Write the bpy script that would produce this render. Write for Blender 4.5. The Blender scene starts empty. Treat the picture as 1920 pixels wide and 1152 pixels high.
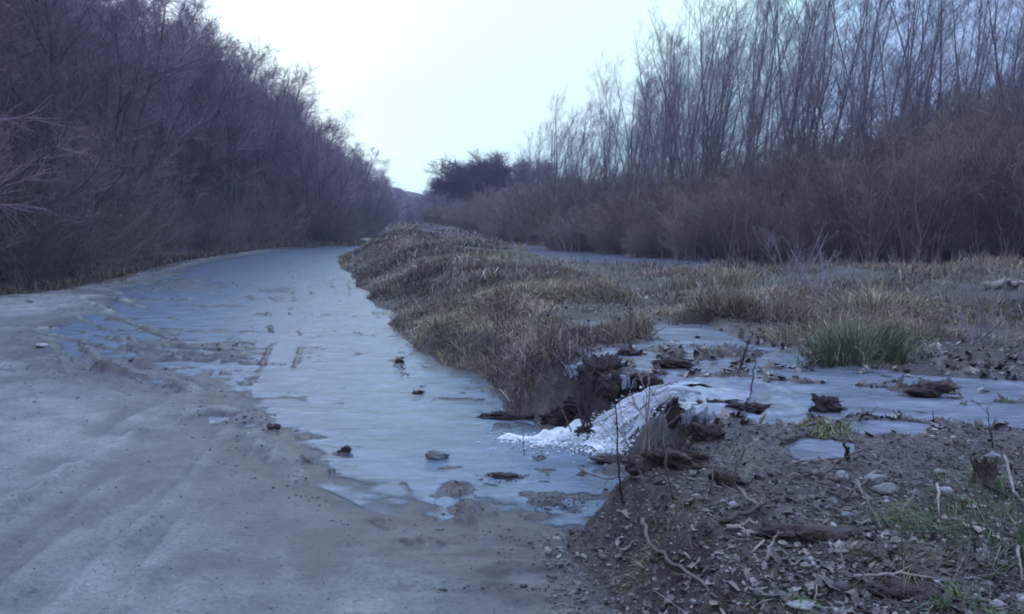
import bpy, math, random
import numpy as np
from mathutils import Vector

# ------------------------------------------------------------------ camera
scene = bpy.context.scene
COL = scene.collection
CAM_H = 1.5
FPX = 1650.0                       # focal length in pixels of the 1920 px wide photograph
PITCH = math.atan((576 - 405) / FPX)
cam_d = bpy.data.cameras.new('camera')
cam = bpy.data.objects.new('camera', cam_d)
COL.objects.link(cam)
cam.location = (0, 0, CAM_H)
cam.rotation_euler = (math.pi / 2 - PITCH, 0, 0)
cam_d.sensor_width = 36
cam_d.lens = 36 * FPX / 1920
cam_d.clip_start = 0.05
cam_d.clip_end = 3000
scene.camera = cam

# ------------------------------------------------------------------ sky and sun
SUN_EL, SUN_ROT = math.radians(9), math.radians(-25)
world = bpy.data.worlds.new('World')
scene.world = world
world.use_nodes = True
nt = world.node_tree
nt.nodes.clear()
N, Lk = nt.nodes.new, nt.links.new
out = N('ShaderNodeOutputWorld')
bg = N('ShaderNodeBackground'); bg.inputs[1].default_value = 0.10
sky = N('ShaderNodeTexSky'); sky.sky_type = 'NISHITA'; sky.sun_disc = False
sky.sun_elevation = SUN_EL; sky.sun_rotation = SUN_ROT
sky.air_density = 1.5; sky.dust_density = 3; sky.ozone_density = 3
Lk(sky.outputs[0], bg.inputs[0])
# thin evening cloud deck, brightest above the end of the road
bc = N('ShaderNodeBackground'); bc.inputs[1].default_value = 1.0
tc = N('ShaderNodeTexCoord')
dot = N('ShaderNodeVectorMath'); dot.operation = 'DOT_PRODUCT'
dd = Vector((-0.02, 1.0, 0.27)).normalized()
dot.inputs[1].default_value = dd
Lk(tc.outputs['Generated'], dot.inputs[0])
nz = N('ShaderNodeTexNoise'); nz.inputs['Scale'].default_value = 2.2; nz.inputs['Detail'].default_value = 4
mp = N('ShaderNodeMapping'); mp.inputs['Scale'].default_value = (1, 1, 3.5)
Lk(tc.outputs['Generated'], mp.inputs[0]); Lk(mp.outputs[0], nz.inputs['Vector'])
ad = N('ShaderNodeMath'); ad.operation = 'MULTIPLY_ADD'; ad.inputs[1].default_value = 0.10
Lk(nz.outputs[0], ad.inputs[0]); Lk(dot.outputs['Value'], ad.inputs[2])
cr = N('ShaderNodeValToRGB')
el = cr.color_ramp.elements
el[0].position = 0.0; el[0].color = (0.26, 0.335, 0.50, 1)
el[1].position = 1.0; el[1].color = (0.58, 0.80, 0.77, 1)
for p, c in ((0.62, (0.275, 0.36, 0.60, 1)), (0.84, (0.33, 0.47, 0.80, 1)), (0.93, (0.39, 0.62, 0.95, 1)), (0.972, (0.53, 0.87, 0.94, 1))):
    e = el.new(p); e.color = c
sb = N('ShaderNodeMath'); sb.operation = 'SUBTRACT'; sb.inputs[1].default_value = 0.04
Lk(ad.outputs[0], sb.inputs[0]); Lk(sb.outputs[0], cr.inputs[0])
Lk(cr.outputs[0], bc.inputs[0])
# an overcast sky is brightest overhead
sz = N('ShaderNodeSeparateXYZ'); Lk(tc.outputs['Generated'], sz.inputs[0])
zr = N('ShaderNodeMapRange'); zr.interpolation_type = 'SMOOTHSTEP'
zr.inputs[1].default_value = 0.36; zr.inputs[2].default_value = 0.85; zr.inputs[3].default_value = 1.0; zr.inputs[4].default_value = 2.9
Lk(sz.outputs[2], zr.inputs[0]); Lk(zr.outputs[0], bc.inputs[1])
ms = N('ShaderNodeMixShader'); ms.inputs[0].default_value = 0.88
Lk(bg.outputs[0], ms.inputs[1]); Lk(bc.outputs[0], ms.inputs[2]); Lk(ms.outputs[0], out.inputs[0])

sun_d = bpy.data.lights.new('sun', 'SUN')
sun_d.energy = 0.5; sun_d.angle = math.radians(25); sun_d.color = (1.0, 0.93, 0.88)
sun = bpy.data.objects.new('sun', sun_d); COL.objects.link(sun)
sv = Vector((math.sin(SUN_ROT) * math.cos(SUN_EL + .5), math.cos(SUN_ROT) * math.cos(SUN_EL + .5), math.sin(SUN_EL + .5)))
sv = Vector((math.sin(SUN_ROT) * math.cos(SUN_EL), math.cos(SUN_ROT) * math.cos(SUN_EL), math.sin(SUN_EL)))
sun.rotation_euler = sv.to_track_quat('Z', 'Y').to_euler()

vs = scene.view_settings
vs.view_transform = 'Standard'; vs.look = 'None'; vs.exposure = 0.95; vs.gamma = 1.0; vs.use_curve_mapping = False
scene.cycles.filter_width = 1.9
scene.cycles.max_bounces = 6
scene.cycles.diffuse_bounces = 2
scene.cycles.glossy_bounces = 2
scene.cycles.transparent_max_bounces = 8

# ------------------------------------------------------------------ helpers
rng = np.random.default_rng(7)
random.seed(7)
CP, SP = math.cos(PITCH), math.sin(PITCH)


def G(u, v, z=0.0):
    """world point where the sight line through photo pixel (u, v) meets the level z"""
    x, y, zz = (u - 960) / FPX, 1.0, -(v - 576) / FPX
    wy = y * CP + zz * SP
    wz = -y * SP + zz * CP
    t = (z - CAM_H) / wz
    return np.array([x * t, wy * t, z])


def Gp(pts, z=0.0):
    return np.array([G(u, v, z)[:2] for u, v in pts])


def hsh(ix, iy, seed):
    n = (ix.astype(np.int64) * 374761393 + iy.astype(np.int64) * 668265263 + seed * 1274126177) & 0xffffffff
    n = ((n ^ (n >> 13)) * 1274126177) & 0xffffffff
    n = n ^ (n >> 16)
    return (n & 0xffffff) / float(0xffffff)


def vnoise(x, y, seed=0):
    ix, iy = np.floor(x), np.floor(y)
    fx, fy = x - ix, y - iy
    fx = fx * fx * (3 - 2 * fx); fy = fy * fy * (3 - 2 * fy)
    a = hsh(ix, iy, seed); b = hsh(ix + 1, iy, seed); c = hsh(ix, iy + 1, seed); d = hsh(ix + 1, iy + 1, seed)
    return (a * (1 - fx) + b * fx) * (1 - fy) + (c * (1 - fx) + d * fx) * fy


def fbm(x, y, sc, oct=4, seed=0, gain=.5):
    s = 0; a = 1; t = 0
    for i in range(oct):
        c, sn = math.cos(i * 1.3 + seed), math.sin(i * 1.3 + seed)
        f = sc * 2.03 ** i
        s = s + a * (vnoise((x * c - y * sn) * f + 17.3 * i, (x * sn + y * c) * f - 9.1 * i, seed + i) - .5)
        t += a; a *= gain
    return s / t * 2


def sstep(x):
    x = np.clip(x, 0, 1)
    return x * x * (3 - 2 * x)


def sdist(x, y, poly, closed=True):
    """distance to a polygon outline, positive inside"""
    n = len(poly)
    d = np.full(x.shape, 1e18); ins = np.zeros(x.shape, bool)
    for i in range(n if closed else n - 1):
        ax, ay = poly[i]; bx, by = poly[(i + 1) % n]
        ex, ey = bx - ax, by - ay
        px, py = x - ax, y - ay
        t = np.clip((px * ex + py * ey) / (ex * ex + ey * ey + 1e-12), 0, 1)
        d = np.minimum(d, (px - t * ex) ** 2 + (py - t * ey) ** 2)
        if closed:
            c = (ay > y) != (by > y)
            if ay != by:
                ins ^= c & (x < (bx - ax) * (y - ay) / (by - ay) + ax)
    d = np.sqrt(d)
    return np.where(ins, d, -d) if closed else d


def mk(V, F, col=None):
    """mesh from a vertex array and a list of face index arrays"""
    me = bpy.data.meshes.new('m')
    F = [f for f in F if len(f)]
    V = np.asarray(V, np.float32)
    me.vertices.add(len(V)); me.vertices.foreach_set('co', V.ravel())
    loops = np.concatenate([f.ravel() for f in F]).astype(np.int32)
    tot = np.concatenate([np.full(len(f), f.shape[1]) for f in F]).astype(np.int32)
    st = np.concatenate([[0], np.cumsum(tot)[:-1]]).astype(np.int32)
    me.loops.add(len(loops)); me.loops.foreach_set('vertex_index', loops)
    me.polygons.add(len(tot)); me.polygons.foreach_set('loop_start', st); me.polygons.foreach_set('loop_total', tot)
    me.polygons.foreach_set('use_smooth', np.ones(len(tot), bool))
    me.update(calc_edges=True)
    if col is not None:
        a = me.attributes.new('tint', 'FLOAT_COLOR', 'POINT')
        c4 = np.ones((len(V), 4), np.float32); c4[:, :3] = col
        a.data.foreach_set('color', c4.ravel())
    return me


def attr(me, name, val):
    a = me.attributes.new(name, 'FLOAT', 'POINT')
    a.data.foreach_set('value', np.asarray(val, np.float32))


def link(name, me, mat=None, parent=None):
    me.name = name
    o = bpy.data.objects.new(name, me); COL.objects.link(o)
    if mat and not me.materials: me.materials.append(mat)
    if parent: o.parent = parent
    return o


def tag(o, label=None, cat=None, group=None, kind=None):
    if label: o['label'] = label
    if cat: o['category'] = cat
    if group: o['group'] = group
    if kind: o['kind'] = kind
    return o


def tubes(P, R, sides=3, cap=False):
    """P (B,n,3) centre lines, R (B,n) radii -> vertices, quads"""
    B, n, _ = P.shape
    T = np.gradient(P, axis=1)
    T /= np.linalg.norm(T, axis=2, keepdims=True) + 1e-9
    ref = np.zeros_like(T); ref[..., 0] = 1
    m = np.abs(T[..., 0].mean(1)) > .7
    ref[m] = (0, 1, 0)
    U = np.cross(T, ref); U /= np.linalg.norm(U, axis=2, keepdims=True) + 1e-9
    W = np.cross(T, U)
    a = np.arange(sides) * 2 * math.pi / sides
    V = P[:, :, None, :] + R[:, :, None, None] * (np.cos(a)[None, None, :, None] * U[:, :, None, :] + np.sin(a)[None, None, :, None] * W[:, :, None, :])
    idx = np.arange(B * n * sides).reshape(B, n, sides)
    q = np.stack([idx[:, :-1], np.roll(idx, -1, 2)[:, :-1], np.roll(idx, -1, 2)[:, 1:], idx[:, 1:]], -1).reshape(-1, 4)
    return V.reshape(-1, 3), q


def join(parts):
    Vs, Fs, o = [], {}, 0
    for V, F in parts:
        Vs.append(V)
        Fs.setdefault(F.shape[1], []).append(F + o)
        o += len(V)
    return np.concatenate(Vs), [np.concatenate(f) for f in Fs.values()]


# ------------------------------------------------------------------ materials
def mat_new(name):
    m = bpy.data.materials.new(name); m.use_nodes = True
    b = m.node_tree.nodes['Principled BSDF']
    return m, m.node_tree, b


def noise_mat(name, stops, scale=5, rough=.8, bump=.3, bscale=40, detail=8, spec=.3, tint=False, dist=.02, var=.35):
    m, t, b = mat_new(name)
    n, l = t.nodes.new, t.links.new
    tc = n('ShaderNodeTexCoord')
    nz = n('ShaderNodeTexNoise'); nz.inputs['Scale'].default_value = scale; nz.inputs['Detail'].default_value = detail
    l(tc.outputs['Object'], nz.inputs['Vector'])
    if tint:
        at = n('ShaderNodeAttribute'); at.attribute_name = 'tint'
        oi = n('ShaderNodeObjectInfo')
        mx = n('ShaderNodeMix'); mx.data_type = 'RGBA'; mx.blend_type = 'MULTIPLY'; mx.inputs[0].default_value = 1
        r = n('ShaderNodeMapRange'); r.inputs[1].default_value = .3; r.inputs[2].default_value = .7
        r.inputs[3].default_value = 1 - var; r.inputs[4].default_value = 1 + var
        l(nz.outputs[0], r.inputs[0]); l(at.outputs['Color'], mx.inputs[6]); l(r.outputs[0], mx.inputs[7])
        l(mx.outputs[2], b.inputs['Base Color'])
    else:
        c = n('ShaderNodeValToRGB'); e = c.color_ramp.elements
        e[0].position, e[0].color = stops[0][0], (*stops[0][1], 1)
        e[1].position, e[1].color = stops[-1][0], (*stops[-1][1], 1)
        for p, k in stops[1:-1]:
            x = e.new(p); x.color = (*k, 1)
        l(nz.outputs[0], c.inputs[0])
        oi = n('ShaderNodeObjectInfo')
        r = n('ShaderNodeMapRange'); r.inputs[3].default_value = 1 - var; r.inputs[4].default_value = 1 + var
        l(oi.outputs['Random'], r.inputs[0])
        mx = n('ShaderNodeMix'); mx.data_type = 'RGBA'; mx.blend_type = 'MULTIPLY'; mx.inputs[0].default_value = 1
        l(c.outputs[0], mx.inputs[6]); l(r.outputs[0], mx.inputs[7])
        l(mx.outputs[2], b.inputs['Base Color'])
    b.inputs['Roughness'].default_value = rough
    b.inputs['Specular IOR Level'].default_value = spec
    if bump:
        n2 = n('ShaderNodeTexNoise'); n2.inputs['Scale'].default_value = bscale; n2.inputs['Detail'].default_value = 6
        l(tc.outputs['Object'], n2.inputs['Vector'])
        bp = n('ShaderNodeBump'); bp.inputs['Strength'].default_value = bump; bp.inputs['Distance'].default_value = dist
        l(n2.outputs[0], bp.inputs['Height']); l(bp.outputs[0], b.inputs['Normal'])
    return m


M_bark = noise_mat('dark_bark', [(.3, (.05, .042, .048)), (.7, (.10, .085, .09))], 3, .9, .3, 30)
M_twig = noise_mat('purple_brown_twigs', [(.3, (.18, .128, .15)), (.7, (.27, .195, .22))], .8, .85, 0, var=.4)
M_twig_r = noise_mat('grey_violet_twigs', [(.3, (.20, .17, .195)), (.7, (.30, .26, .29))], .8, .85, 0, var=.3)
M_bark_r = noise_mat('grey_violet_bark', [(.3, (.12, .105, .12)), (.7, (.20, .175, .19))], 2, .85, .2, 30)
M_thick = noise_mat('grey_brown_thicket_twigs', [(.3, (.215, .17, .145)), (.7, (.32, .255, .22))], .6, .85, 0, var=.18)
M_shrub = noise_mat('brown_shrub_twigs', [(.3, (.13, .105, .09)), (.7, (.21, .17, .145))], .6, .85, 0, var=.4)
M_stick = noise_mat('pale_dead_stick', [(.3, (.13, .10, .085)), (.7, (.30, .26, .23))], 9, .75, .4, 60)
M_stickd = noise_mat('dark_wet_stick', [(.3, (.035, .026, .022)), (.7, (.09, .07, .06))], 9, .5, .4, 60)
M_stem = noise_mat('red_brown_stem', [(.3, (.05, .032, .032)), (.7, (.11, .075, .075))], 9, .6, .2, 60)
M_clod = noise_mat('dark_sod', [(.3, (.022, .014, .011)), (.7, (.075, .05, .042))], 14, .6, 1, 70)
M_stone = noise_mat('grey_stone', [(.3, (.12, .12, .115)), (.7, (.27, .27, .26))], 12, .6, .5, 60)
M_stonew = noise_mat('pale_stone', [(.3, (.15, .15, .145)), (.7, (.30, .30, .29))], 12, .6, .5, 60)
M_tint = noise_mat('dry_grass_blades', None, 3, .85, 0, tint=True)
M_litter = noise_mat('leaf_litter', None, 12, .6, 0, tint=True, spec=.5)


def ground_mat():
    m, t, b = mat_new('soil_and_leaf_litter')
    n, l = t.nodes.new, t.links.new
    tc = n('ShaderNodeTexCoord')
    def noise(s, d=8, r=.6):
        z = n('ShaderNodeTexNoise'); z.inputs['Scale'].default_value = s; z.inputs['Detail'].default_value = d
        z.inputs['Roughness'].default_value = r
        l(tc.outputs['Object'], z.inputs['Vector']); return z.outputs[0]
    def ramp(i, stops):
        c = n('ShaderNodeValToRGB'); e = c.color_ramp.elements
        e[0].position, e[0].color = stops[0][0], (*stops[0][1], 1)
        e[1].position, e[1].color = stops[-1][0], (*stops[-1][1], 1)
        for p, k in stops[1:-1]:
            x = e.new(p); x.color = (*k, 1)
        l(i, c.inputs[0]); return c.outputs[0]
    def mix(f, a, c):
        x = n('ShaderNodeMix'); x.data_type = 'RGBA'
        l(f, x.inputs[0]); l(a, x.inputs[6]); l(c, x.inputs[7]); return x.outputs[2]
    soil = ramp(noise(14, 10, .7), [(.32, (.022, .016, .013)), (.5, (.062, .048, .038)), (.62, (.12, .096, .076)), (.72, (.24, .20, .165))])
    grass = ramp(noise(6, 10, .7), [(.3, (.035, .028, .022)), (.5, (.085, .078, .048)), (.72, (.17, .15, .10))])
    wood = ramp(noise(3, 8), [(.3, (.055, .042, .042)), (.7, (.11, .085, .08))])
    grey = ramp(noise(20, 8, .7), [(.3, (.035, .038, .033)), (.7, (.14, .145, .13))])
    def at(nm):
        a = n('ShaderNodeAttribute'); a.attribute_name = nm; return a.outputs['Fac']
    c = mix(at('grassy'), soil, grass)
    c = mix(at('woody'), c, wood)
    c = mix(at('greymound'), c, grey)
    l(c, b.inputs['Base Color'])
    r = n('ShaderNodeMapRange'); r.inputs[3].default_value = .85; r.inputs[4].default_value = .3
    l(at('wet'), r.inputs[0]); l(r.outputs[0], b.inputs['Roughness'])
    bp = n('ShaderNodeBump'); bp.inputs['Strength'].default_value = .9; bp.inputs['Distance'].default_value = .03
    l(noise(35, 9, .7), bp.inputs['Height']); l(bp.outputs[0], b.inputs['Normal'])
    return m


def road_mat():
    m, t, b = mat_new('road_mud')
    n, l = t.nodes.new, t.links.new
    tc = n('ShaderNodeTexCoord')
    def noise(s, d=8, r=.6, mp=None):
        z = n('ShaderNodeTexNoise'); z.inputs['Scale'].default_value = s; z.inputs['Detail'].default_value = d
        z.inputs['Roughness'].default_value = r
        if mp:
            q = n('ShaderNodeMapping'); q.inputs['Rotation'].default_value = (0, 0, mp[0]); q.inputs['Scale'].default_value = mp[1]
            l(tc.outputs['Object'], q.inputs[0]); l(q.outputs[0], z.inputs['Vector'])
        else: l(tc.outputs['Object'], z.inputs['Vector'])
        return z.outputs[0]
    def ramp(i, a, c, ca, cb):
        k = n('ShaderNodeValToRGB'); e = k.color_ramp.elements
        e[0].position, e[0].color = a, (*ca, 1); e[1].position, e[1].color = c, (*cb, 1)
        l(i, k.inputs[0]); return k.outputs[0]
    def at(nm):
        a = n('ShaderNodeAttribute'); a.attribute_name = nm; return a.outputs['Fac']
    def mix(f, a, c, bt='MIX'):
        x = n('ShaderNodeMix'); x.data_type = 'RGBA'; x.blend_type = bt
        if isinstance(f, float): x.inputs[0].default_value = f
        else: l(f, x.inputs[0])
        l(a, x.inputs[6]); l(c, x.inputs[7]); return x.outputs[2]
    dry = ramp(noise(.9, 8, .65), .35, .68, (.20, .205, .19), (.285, .285, .265))
    fine = ramp(noise(45, 6, .7), .3, .7, (.66, .66, .66), (1.34, 1.34, 1.34))
    dry = mix(1.0, dry, fine, 'MULTIPLY')
    blot = ramp(noise(2.6, 7, .62), .36, .62, (.68, .68, .70), (1.14, 1.14, 1.12))
    dry = mix(1.0, dry, blot, 'MULTIPLY')
    grit = ramp(noise(160, 3, .8), .62, .72, (0, 0, 0), (.20, .20, .19))
    dry = mix(1.0, dry, grit, 'ADD')
    wetc = ramp(noise(7, 9, .7), .3, .7, (.038, .034, .032), (.115, .106, .10))
    c = mix(at('wet'), dry, wetc)
    l(c, b.inputs['Base Color'])
    r = n('ShaderNodeMapRange'); r.inputs[3].default_value = .62; r.inputs[4].default_value = .36
    l(at('wet'), r.inputs[0]); l(r.outputs[0], b.inputs['Roughness'])
    bp = n('ShaderNodeBump'); bp.inputs['Strength'].default_value = 1.0; bp.inputs['Distance'].default_value = .022
    l(noise(22, 12, .78), bp.inputs['Height']); l(bp.outputs[0], b.inputs['Normal'])
    return m


def water_mat(name, base, rough, sc, strength, stretch=(1, 1, 1), rot=0):
    m, t, b = mat_new(name)
    n, l = t.nodes.new, t.links.new
    tc = n('ShaderNodeTexCoord')
    q = n('ShaderNodeMapping'); q.inputs['Rotation'].default_value = (0, 0, rot); q.inputs['Scale'].default_value = stretch
    l(tc.outputs['Object'], q.inputs[0])
    z = n('ShaderNodeTexNoise'); z.inputs['Scale'].default_value = sc; z.inputs['Detail'].default_value = 8; z.inputs['Roughness'].default_value = .6
    z.inputs['Distortion'].default_value = .6
    l(q.outputs[0], z.inputs['Vector'])
    z2 = n('ShaderNodeTexNoise'); z2.inputs['Scale'].default_value = 2.2; z2.inputs['Detail'].default_value = 9; z2.inputs['Roughness'].default_value = .65
    q2 = n('ShaderNodeMapping'); q2.inputs['Rotation'].default_value = (0, 0, rot); q2.inputs['Scale'].default_value = (1, 2.6, 1)
    l(tc.outputs['Object'], q2.inputs[0]); l(q2.outputs[0], z2.inputs['Vector'])
    da = n('ShaderNodeAttribute'); da.attribute_name = 'depth'
    dm = n('ShaderNodeMapRange'); dm.interpolation_type = 'SMOOTHSTEP'; dm.inputs[1].default_value = 0; dm.inputs[2].default_value = .018
    dm.inputs[3].default_value = .12; dm.inputs[4].default_value = 1
    l(da.outputs['Fac'], dm.inputs[0]); l(dm.outputs[0], b.inputs['Alpha'])
    k = n('ShaderNodeValToRGB'); e = k.color_ramp.elements
    e[0].position, e[0].color = .33, (*[c * .6 for c in base], 1); e[1].position, e[1].color = .66, (*[c * 1.25 for c in base], 1)
    l(z2.outputs[0], k.inputs[0]); l(k.outputs[0], b.inputs['Base Color'])
    b.inputs['Roughness'].default_value = rough
    b.inputs['IOR'].default_value = 1.33
    b.inputs['Specular IOR Level'].default_value = .5
    bp = n('ShaderNodeBump'); bp.inputs['Strength'].default_value = strength; bp.inputs['Distance'].default_value = .02
    l(z.outputs[0], bp.inputs['Height']); l(bp.outputs[0], b.inputs['Normal'])
    return m


M_ground, M_road = ground_mat(), road_mat()
M_water = water_mat('muddy_flood_water', (.120, .155, .205), .26, 7, 1.0, (1, 2.0, 1), .5)
M_pool = water_mat('muddy_pool_water', (.155, .17, .215), .20, 10, .5, (1, 1.8, 1), -.3)


def fall_mat():
    m, t, b = mat_new('tumbling_water')
    n, l = t.nodes.new, t.links.new
    a = n('ShaderNodeAttribute'); a.attribute_name = 'flow'
    q = n('ShaderNodeMapping'); q.inputs['Scale'].default_value = (11, 1.6, 1)
    l(a.outputs['Vector'], q.inputs[0])
    z = n('ShaderNodeTexNoise'); z.inputs['Scale'].default_value = 1; z.inputs['Detail'].default_value = 6
    l(q.outputs[0], z.inputs['Vector'])
    sp = n('ShaderNodeSeparateXYZ'); l(a.outputs['Vector'], sp.inputs[0])
    ad = n('ShaderNodeMath'); ad.operation = 'MULTIPLY_ADD'; ad.inputs[1].default_value = .30; l(sp.outputs[2], ad.inputs[0]); l(z.outputs[0], ad.inputs[2])
    k = n('ShaderNodeValToRGB'); e = k.color_ramp.elements
    e[0].position, e[0].color = .40, (.13, .12, .13, 1); e[1].position, e[1].color = .72, (.82, .86, .9, 1)
    x = e.new(.5); x.color = (.42, .43, .46, 1)
    l(ad.outputs[0], k.inputs[0])
    mr = n('ShaderNodeMapRange'); mr.interpolation_type = 'SMOOTHSTEP'; mr.inputs[1].default_value = .22; mr.inputs[2].default_value = .8
    mr.inputs[3].default_value = .12; mr.inputs[4].default_value = .85
    l(sp.outputs[2], mr.inputs[0])
    mx = n('ShaderNodeMix'); mx.data_type = 'RGBA'; l(mr.outputs[0], mx.inputs[0]); mx.inputs[6].default_value = (.175, .18, .225, 1)
    l(k.outputs[0], mx.inputs[7]); l(mx.outputs[2], b.inputs['Base Color'])
    b.inputs['Roughness'].default_value = .22
    bp = n('ShaderNodeBump'); bp.inputs['Strength'].default_value = .6; bp.inputs['Distance'].default_value = .02
    l(z.outputs[0], bp.inputs['Height']); l(bp.outputs[0], b.inputs['Normal'])
    return m


M_fall = fall_mat()
M_foam = noise_mat('white_foam', [(.3, (.62, .66, .70)), (.6, (.88, .9, .92))], 14, .5, .5, 60, var=0)

# ------------------------------------------------------------------ plan of the place (outlines on the ground)
E_px = [(1150, 1152), (1120, 1090), (1070, 1020), (1040, 995), (1090, 985), (1180, 975), (1205, 935), (1250, 905), (1305, 885),
        (1318, 855), (1262, 838), (1205, 838), (1110, 812), (1060, 800), (1000, 790), (955, 770), (935, 745), (900, 722), (862, 700),
        (805, 690), (765, 640), (738, 605), (712, 580), (690, 550), (665, 515), (652, 490), (658, 475), (680, 464), (700, 459)]
L_px = [(0, 560), (110, 549), (200, 532), (270, 512), (345, 493), (420, 480), (500, 469), (600, 464), (690, 461.5)]
Epoly = np.vstack([[(3.5, -40), (1.1, -6), (.75, 1.5)], Gp(E_px), [(-5.5, 54), (-3, 66), (1, 90), (6, 140), (20, 300)]])
Lpoly = np.vstack([[(-14, -40), (-10.5, -6), (-10.3, 8)], Gp(L_px), [(-10, 55), (-8, 66), (-4, 92), (1, 142), (14, 300)]])
ROAD = np.vstack([Epoly, Lpoly[::-1]])
WATER_R = np.vstack([Gp([(1300, 900), (1260, 850), (1150, 830), (1080, 800), (1000, 772), (965, 740), (915, 712), (875, 692), (825, 672), (775, 615), (730, 565),
                         (680, 510), (662, 480), (688, 464)]), [(-8, 50), (-10, 46)],
                     Gp([(520, 472), (420, 486), (360, 500), (300, 520), (200, 545), (230, 580), (130, 600), (60, 625), (110, 665), (240, 700), (330, 720), (400, 745), (420, 790), (500, 850), (560, 885),
                         (650, 915), (720, 948), (800, 960), (880, 968), (950, 985), (1040, 1005), (1130, 1000), (1230, 985), (1245, 930)])])
ZW = 0.40
POOLS = [Gp([(1225, 602), (1330, 607), (1395, 640), (1500, 668), (1640, 692), (1760, 706), (1960, 716), (3100, 748), (3100, 850), (2200, 826), (1960, 806), (1800, 792), (1700, 782),
             (1600, 775), (1540, 788), (1430, 798), (1390, 772), (1330, 762), (1265, 760), (1180, 735), (1160, 715), (1210, 690), (1190, 650), (1240, 640)], ZW),
         Gp([(1075, 606), (1110, 600), (1170, 608), (1160, 620), (1090, 622)], ZW),
         Gp([(1100, 665), (1140, 650), (1185, 660), (1160, 690), (1105, 712), (1092, 700)], ZW),
         Gp([(1488, 840), (1530, 828), (1580, 835), (1570, 858), (1510, 862)], ZW),
         Gp([(1600, 800), (1660, 795), (1720, 800), (1700, 812), (1620, 815)], ZW),
         Gp([(972, 462), (1060, 469), (1180, 480), (1340, 489), (1310, 500), (1180, 499), (1080, 494), (1005, 482)], ZW)]
# debris bars that stand out of the pool: (u, v, sx px, sy px, height m)
BARS = [(1240, 692, 60, 9, .10), (1330, 700, 80, 6, .07), (1430, 712, 80, 7, .07), (1530, 716, 60, 6, .07), (1620, 722, 50, 5, .065), (1740, 736, 45, 8, .12), (1690, 742, 30, 5, .06),
        (1350, 661, 35, 9, .10), (1250, 655, 45, 8, .08), (1300, 700, 40, 10, .07), (1180, 640, 40, 10, .08), (1360, 738, 40, 7, .07), (1405, 735, 18, 6, .09), (1545, 770, 25, 8, .11),
        (1240, 680, 25, 14, .12), (1700, 775, 60, 10, .07), (1180, 670, 30, 14, .07), (1400, 765, 25, 8, .09), (1905, 755, 60, 9, .08), (1480, 690, 40, 5, .05), (1440, 660, 30, 4, .06), (1145, 625, 40, 7, .08)]
# mud that stands out of the flood water on the road
BUMPS = [(340, 533, 80, 12, .05), (270, 563, 80, 3.5, .045), (400, 575, 50, 3, .04), (500, 560, 60, 5, .03), (520, 545, 60, 6, .028), (235, 600, 60, 5, .05), (150, 583, 60, 4, .04),
         (300, 622, 60, 8, .05), (400, 620, 40, 6, .04), (310, 655, 110, 22, .045), (430, 655, 60, 22, .045), (200, 640, 60, 6, .04), (240, 700, 110, 20, .045), (360, 715, 80, 14, .04),
         (150, 680, 22, 14, .05), (500, 590, 25, 3, .03), (565, 552, 5, 10, .04), (625, 528, 4, 9, .045), (655, 545, 4, 22, .04), (748, 678, 10, 14, .05), (758, 702, 14, 5, .03),
         (520, 682, 14, 3, .04), (470, 782, 45, 10, .035), (512, 800, 22, 10, .05), (600, 822, 14, 5, .035), (645, 850, 12, 6, .05), (575, 866, 14, 6, .035), (625, 885, 10, 5, .03), (665, 858, 20, 5, .03),
         (850, 920, 35, 18, .05), (870, 958, 45, 22, .05), (820, 962, 22, 26, .03), (930, 888, 40, 8, .045), (955, 895, 25, 6, .04), (1000, 884, 60, 5, .04), (785, 736, 7, 5, .05),
         (1035, 935, 32, 14, .06), (1090, 930, 30, 8, .04), (1070, 955, 45, 12, .04), (1120, 975, 50, 10, .04), (1010, 965, 30, 8, .035), (870, 748, 60, 4, .03), (850, 876, 20, 4, .03),
         (900, 775, 30, 4, .03), (985, 775, 45, 8, .07), (960, 797, 40, 6, .06), (1040, 795, 30, 8, .08), (910, 728, 30, 6, .04),
         (1240, 868, 60, 18, .16), (1150, 856, 45, 14, .12), (1100, 838, 30, 14, .12), (1205, 885, 60, 12, .10), (1015, 850, 12, 12, .05)]


def bump_list(lst, z):
    r = []
    for u, v, sx, sy, h in lst:
        c = G(u, v, z); a = G(u + sx, v, z); b1 = G(u, v - sy, z); b2 = G(u, v + sy, z)
        r.append((c[0], c[1], abs(a[0] - c[0]), abs(b1[1] - b2[1]) / 2, h, u / 960 - 1))
    return r


BARS_W, BUMPS_W = bump_list(BARS, ZW), bump_list(BUMPS, 0)


def add_bumps(x, y, lst, nz, comb):
    out = np.zeros_like(x)
    for cx, cy, sx, sy, h, _ in lst:
        m = (np.abs(x - cx) < sx * 2.6 + sy) & (np.abs(y - cy) < sy * 2.6 + sx * .3)
        if not m.any(): continue
        # the sight line leans, so shear the blob along it
        dx = (x[m] - cx - (y[m] - cy) * cx / cy) / sx; dy = (y[m] - cy) / sy
        g = np.exp(-(dx * dx + dy * dy) * .9)
        out[m] = np.maximum(out[m], h * .5 * np.clip(g * 1.7 - .5 + nz[m] * 1.9, 0, 1) * (1 + .5 * nz[m]))
    return out


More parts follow.
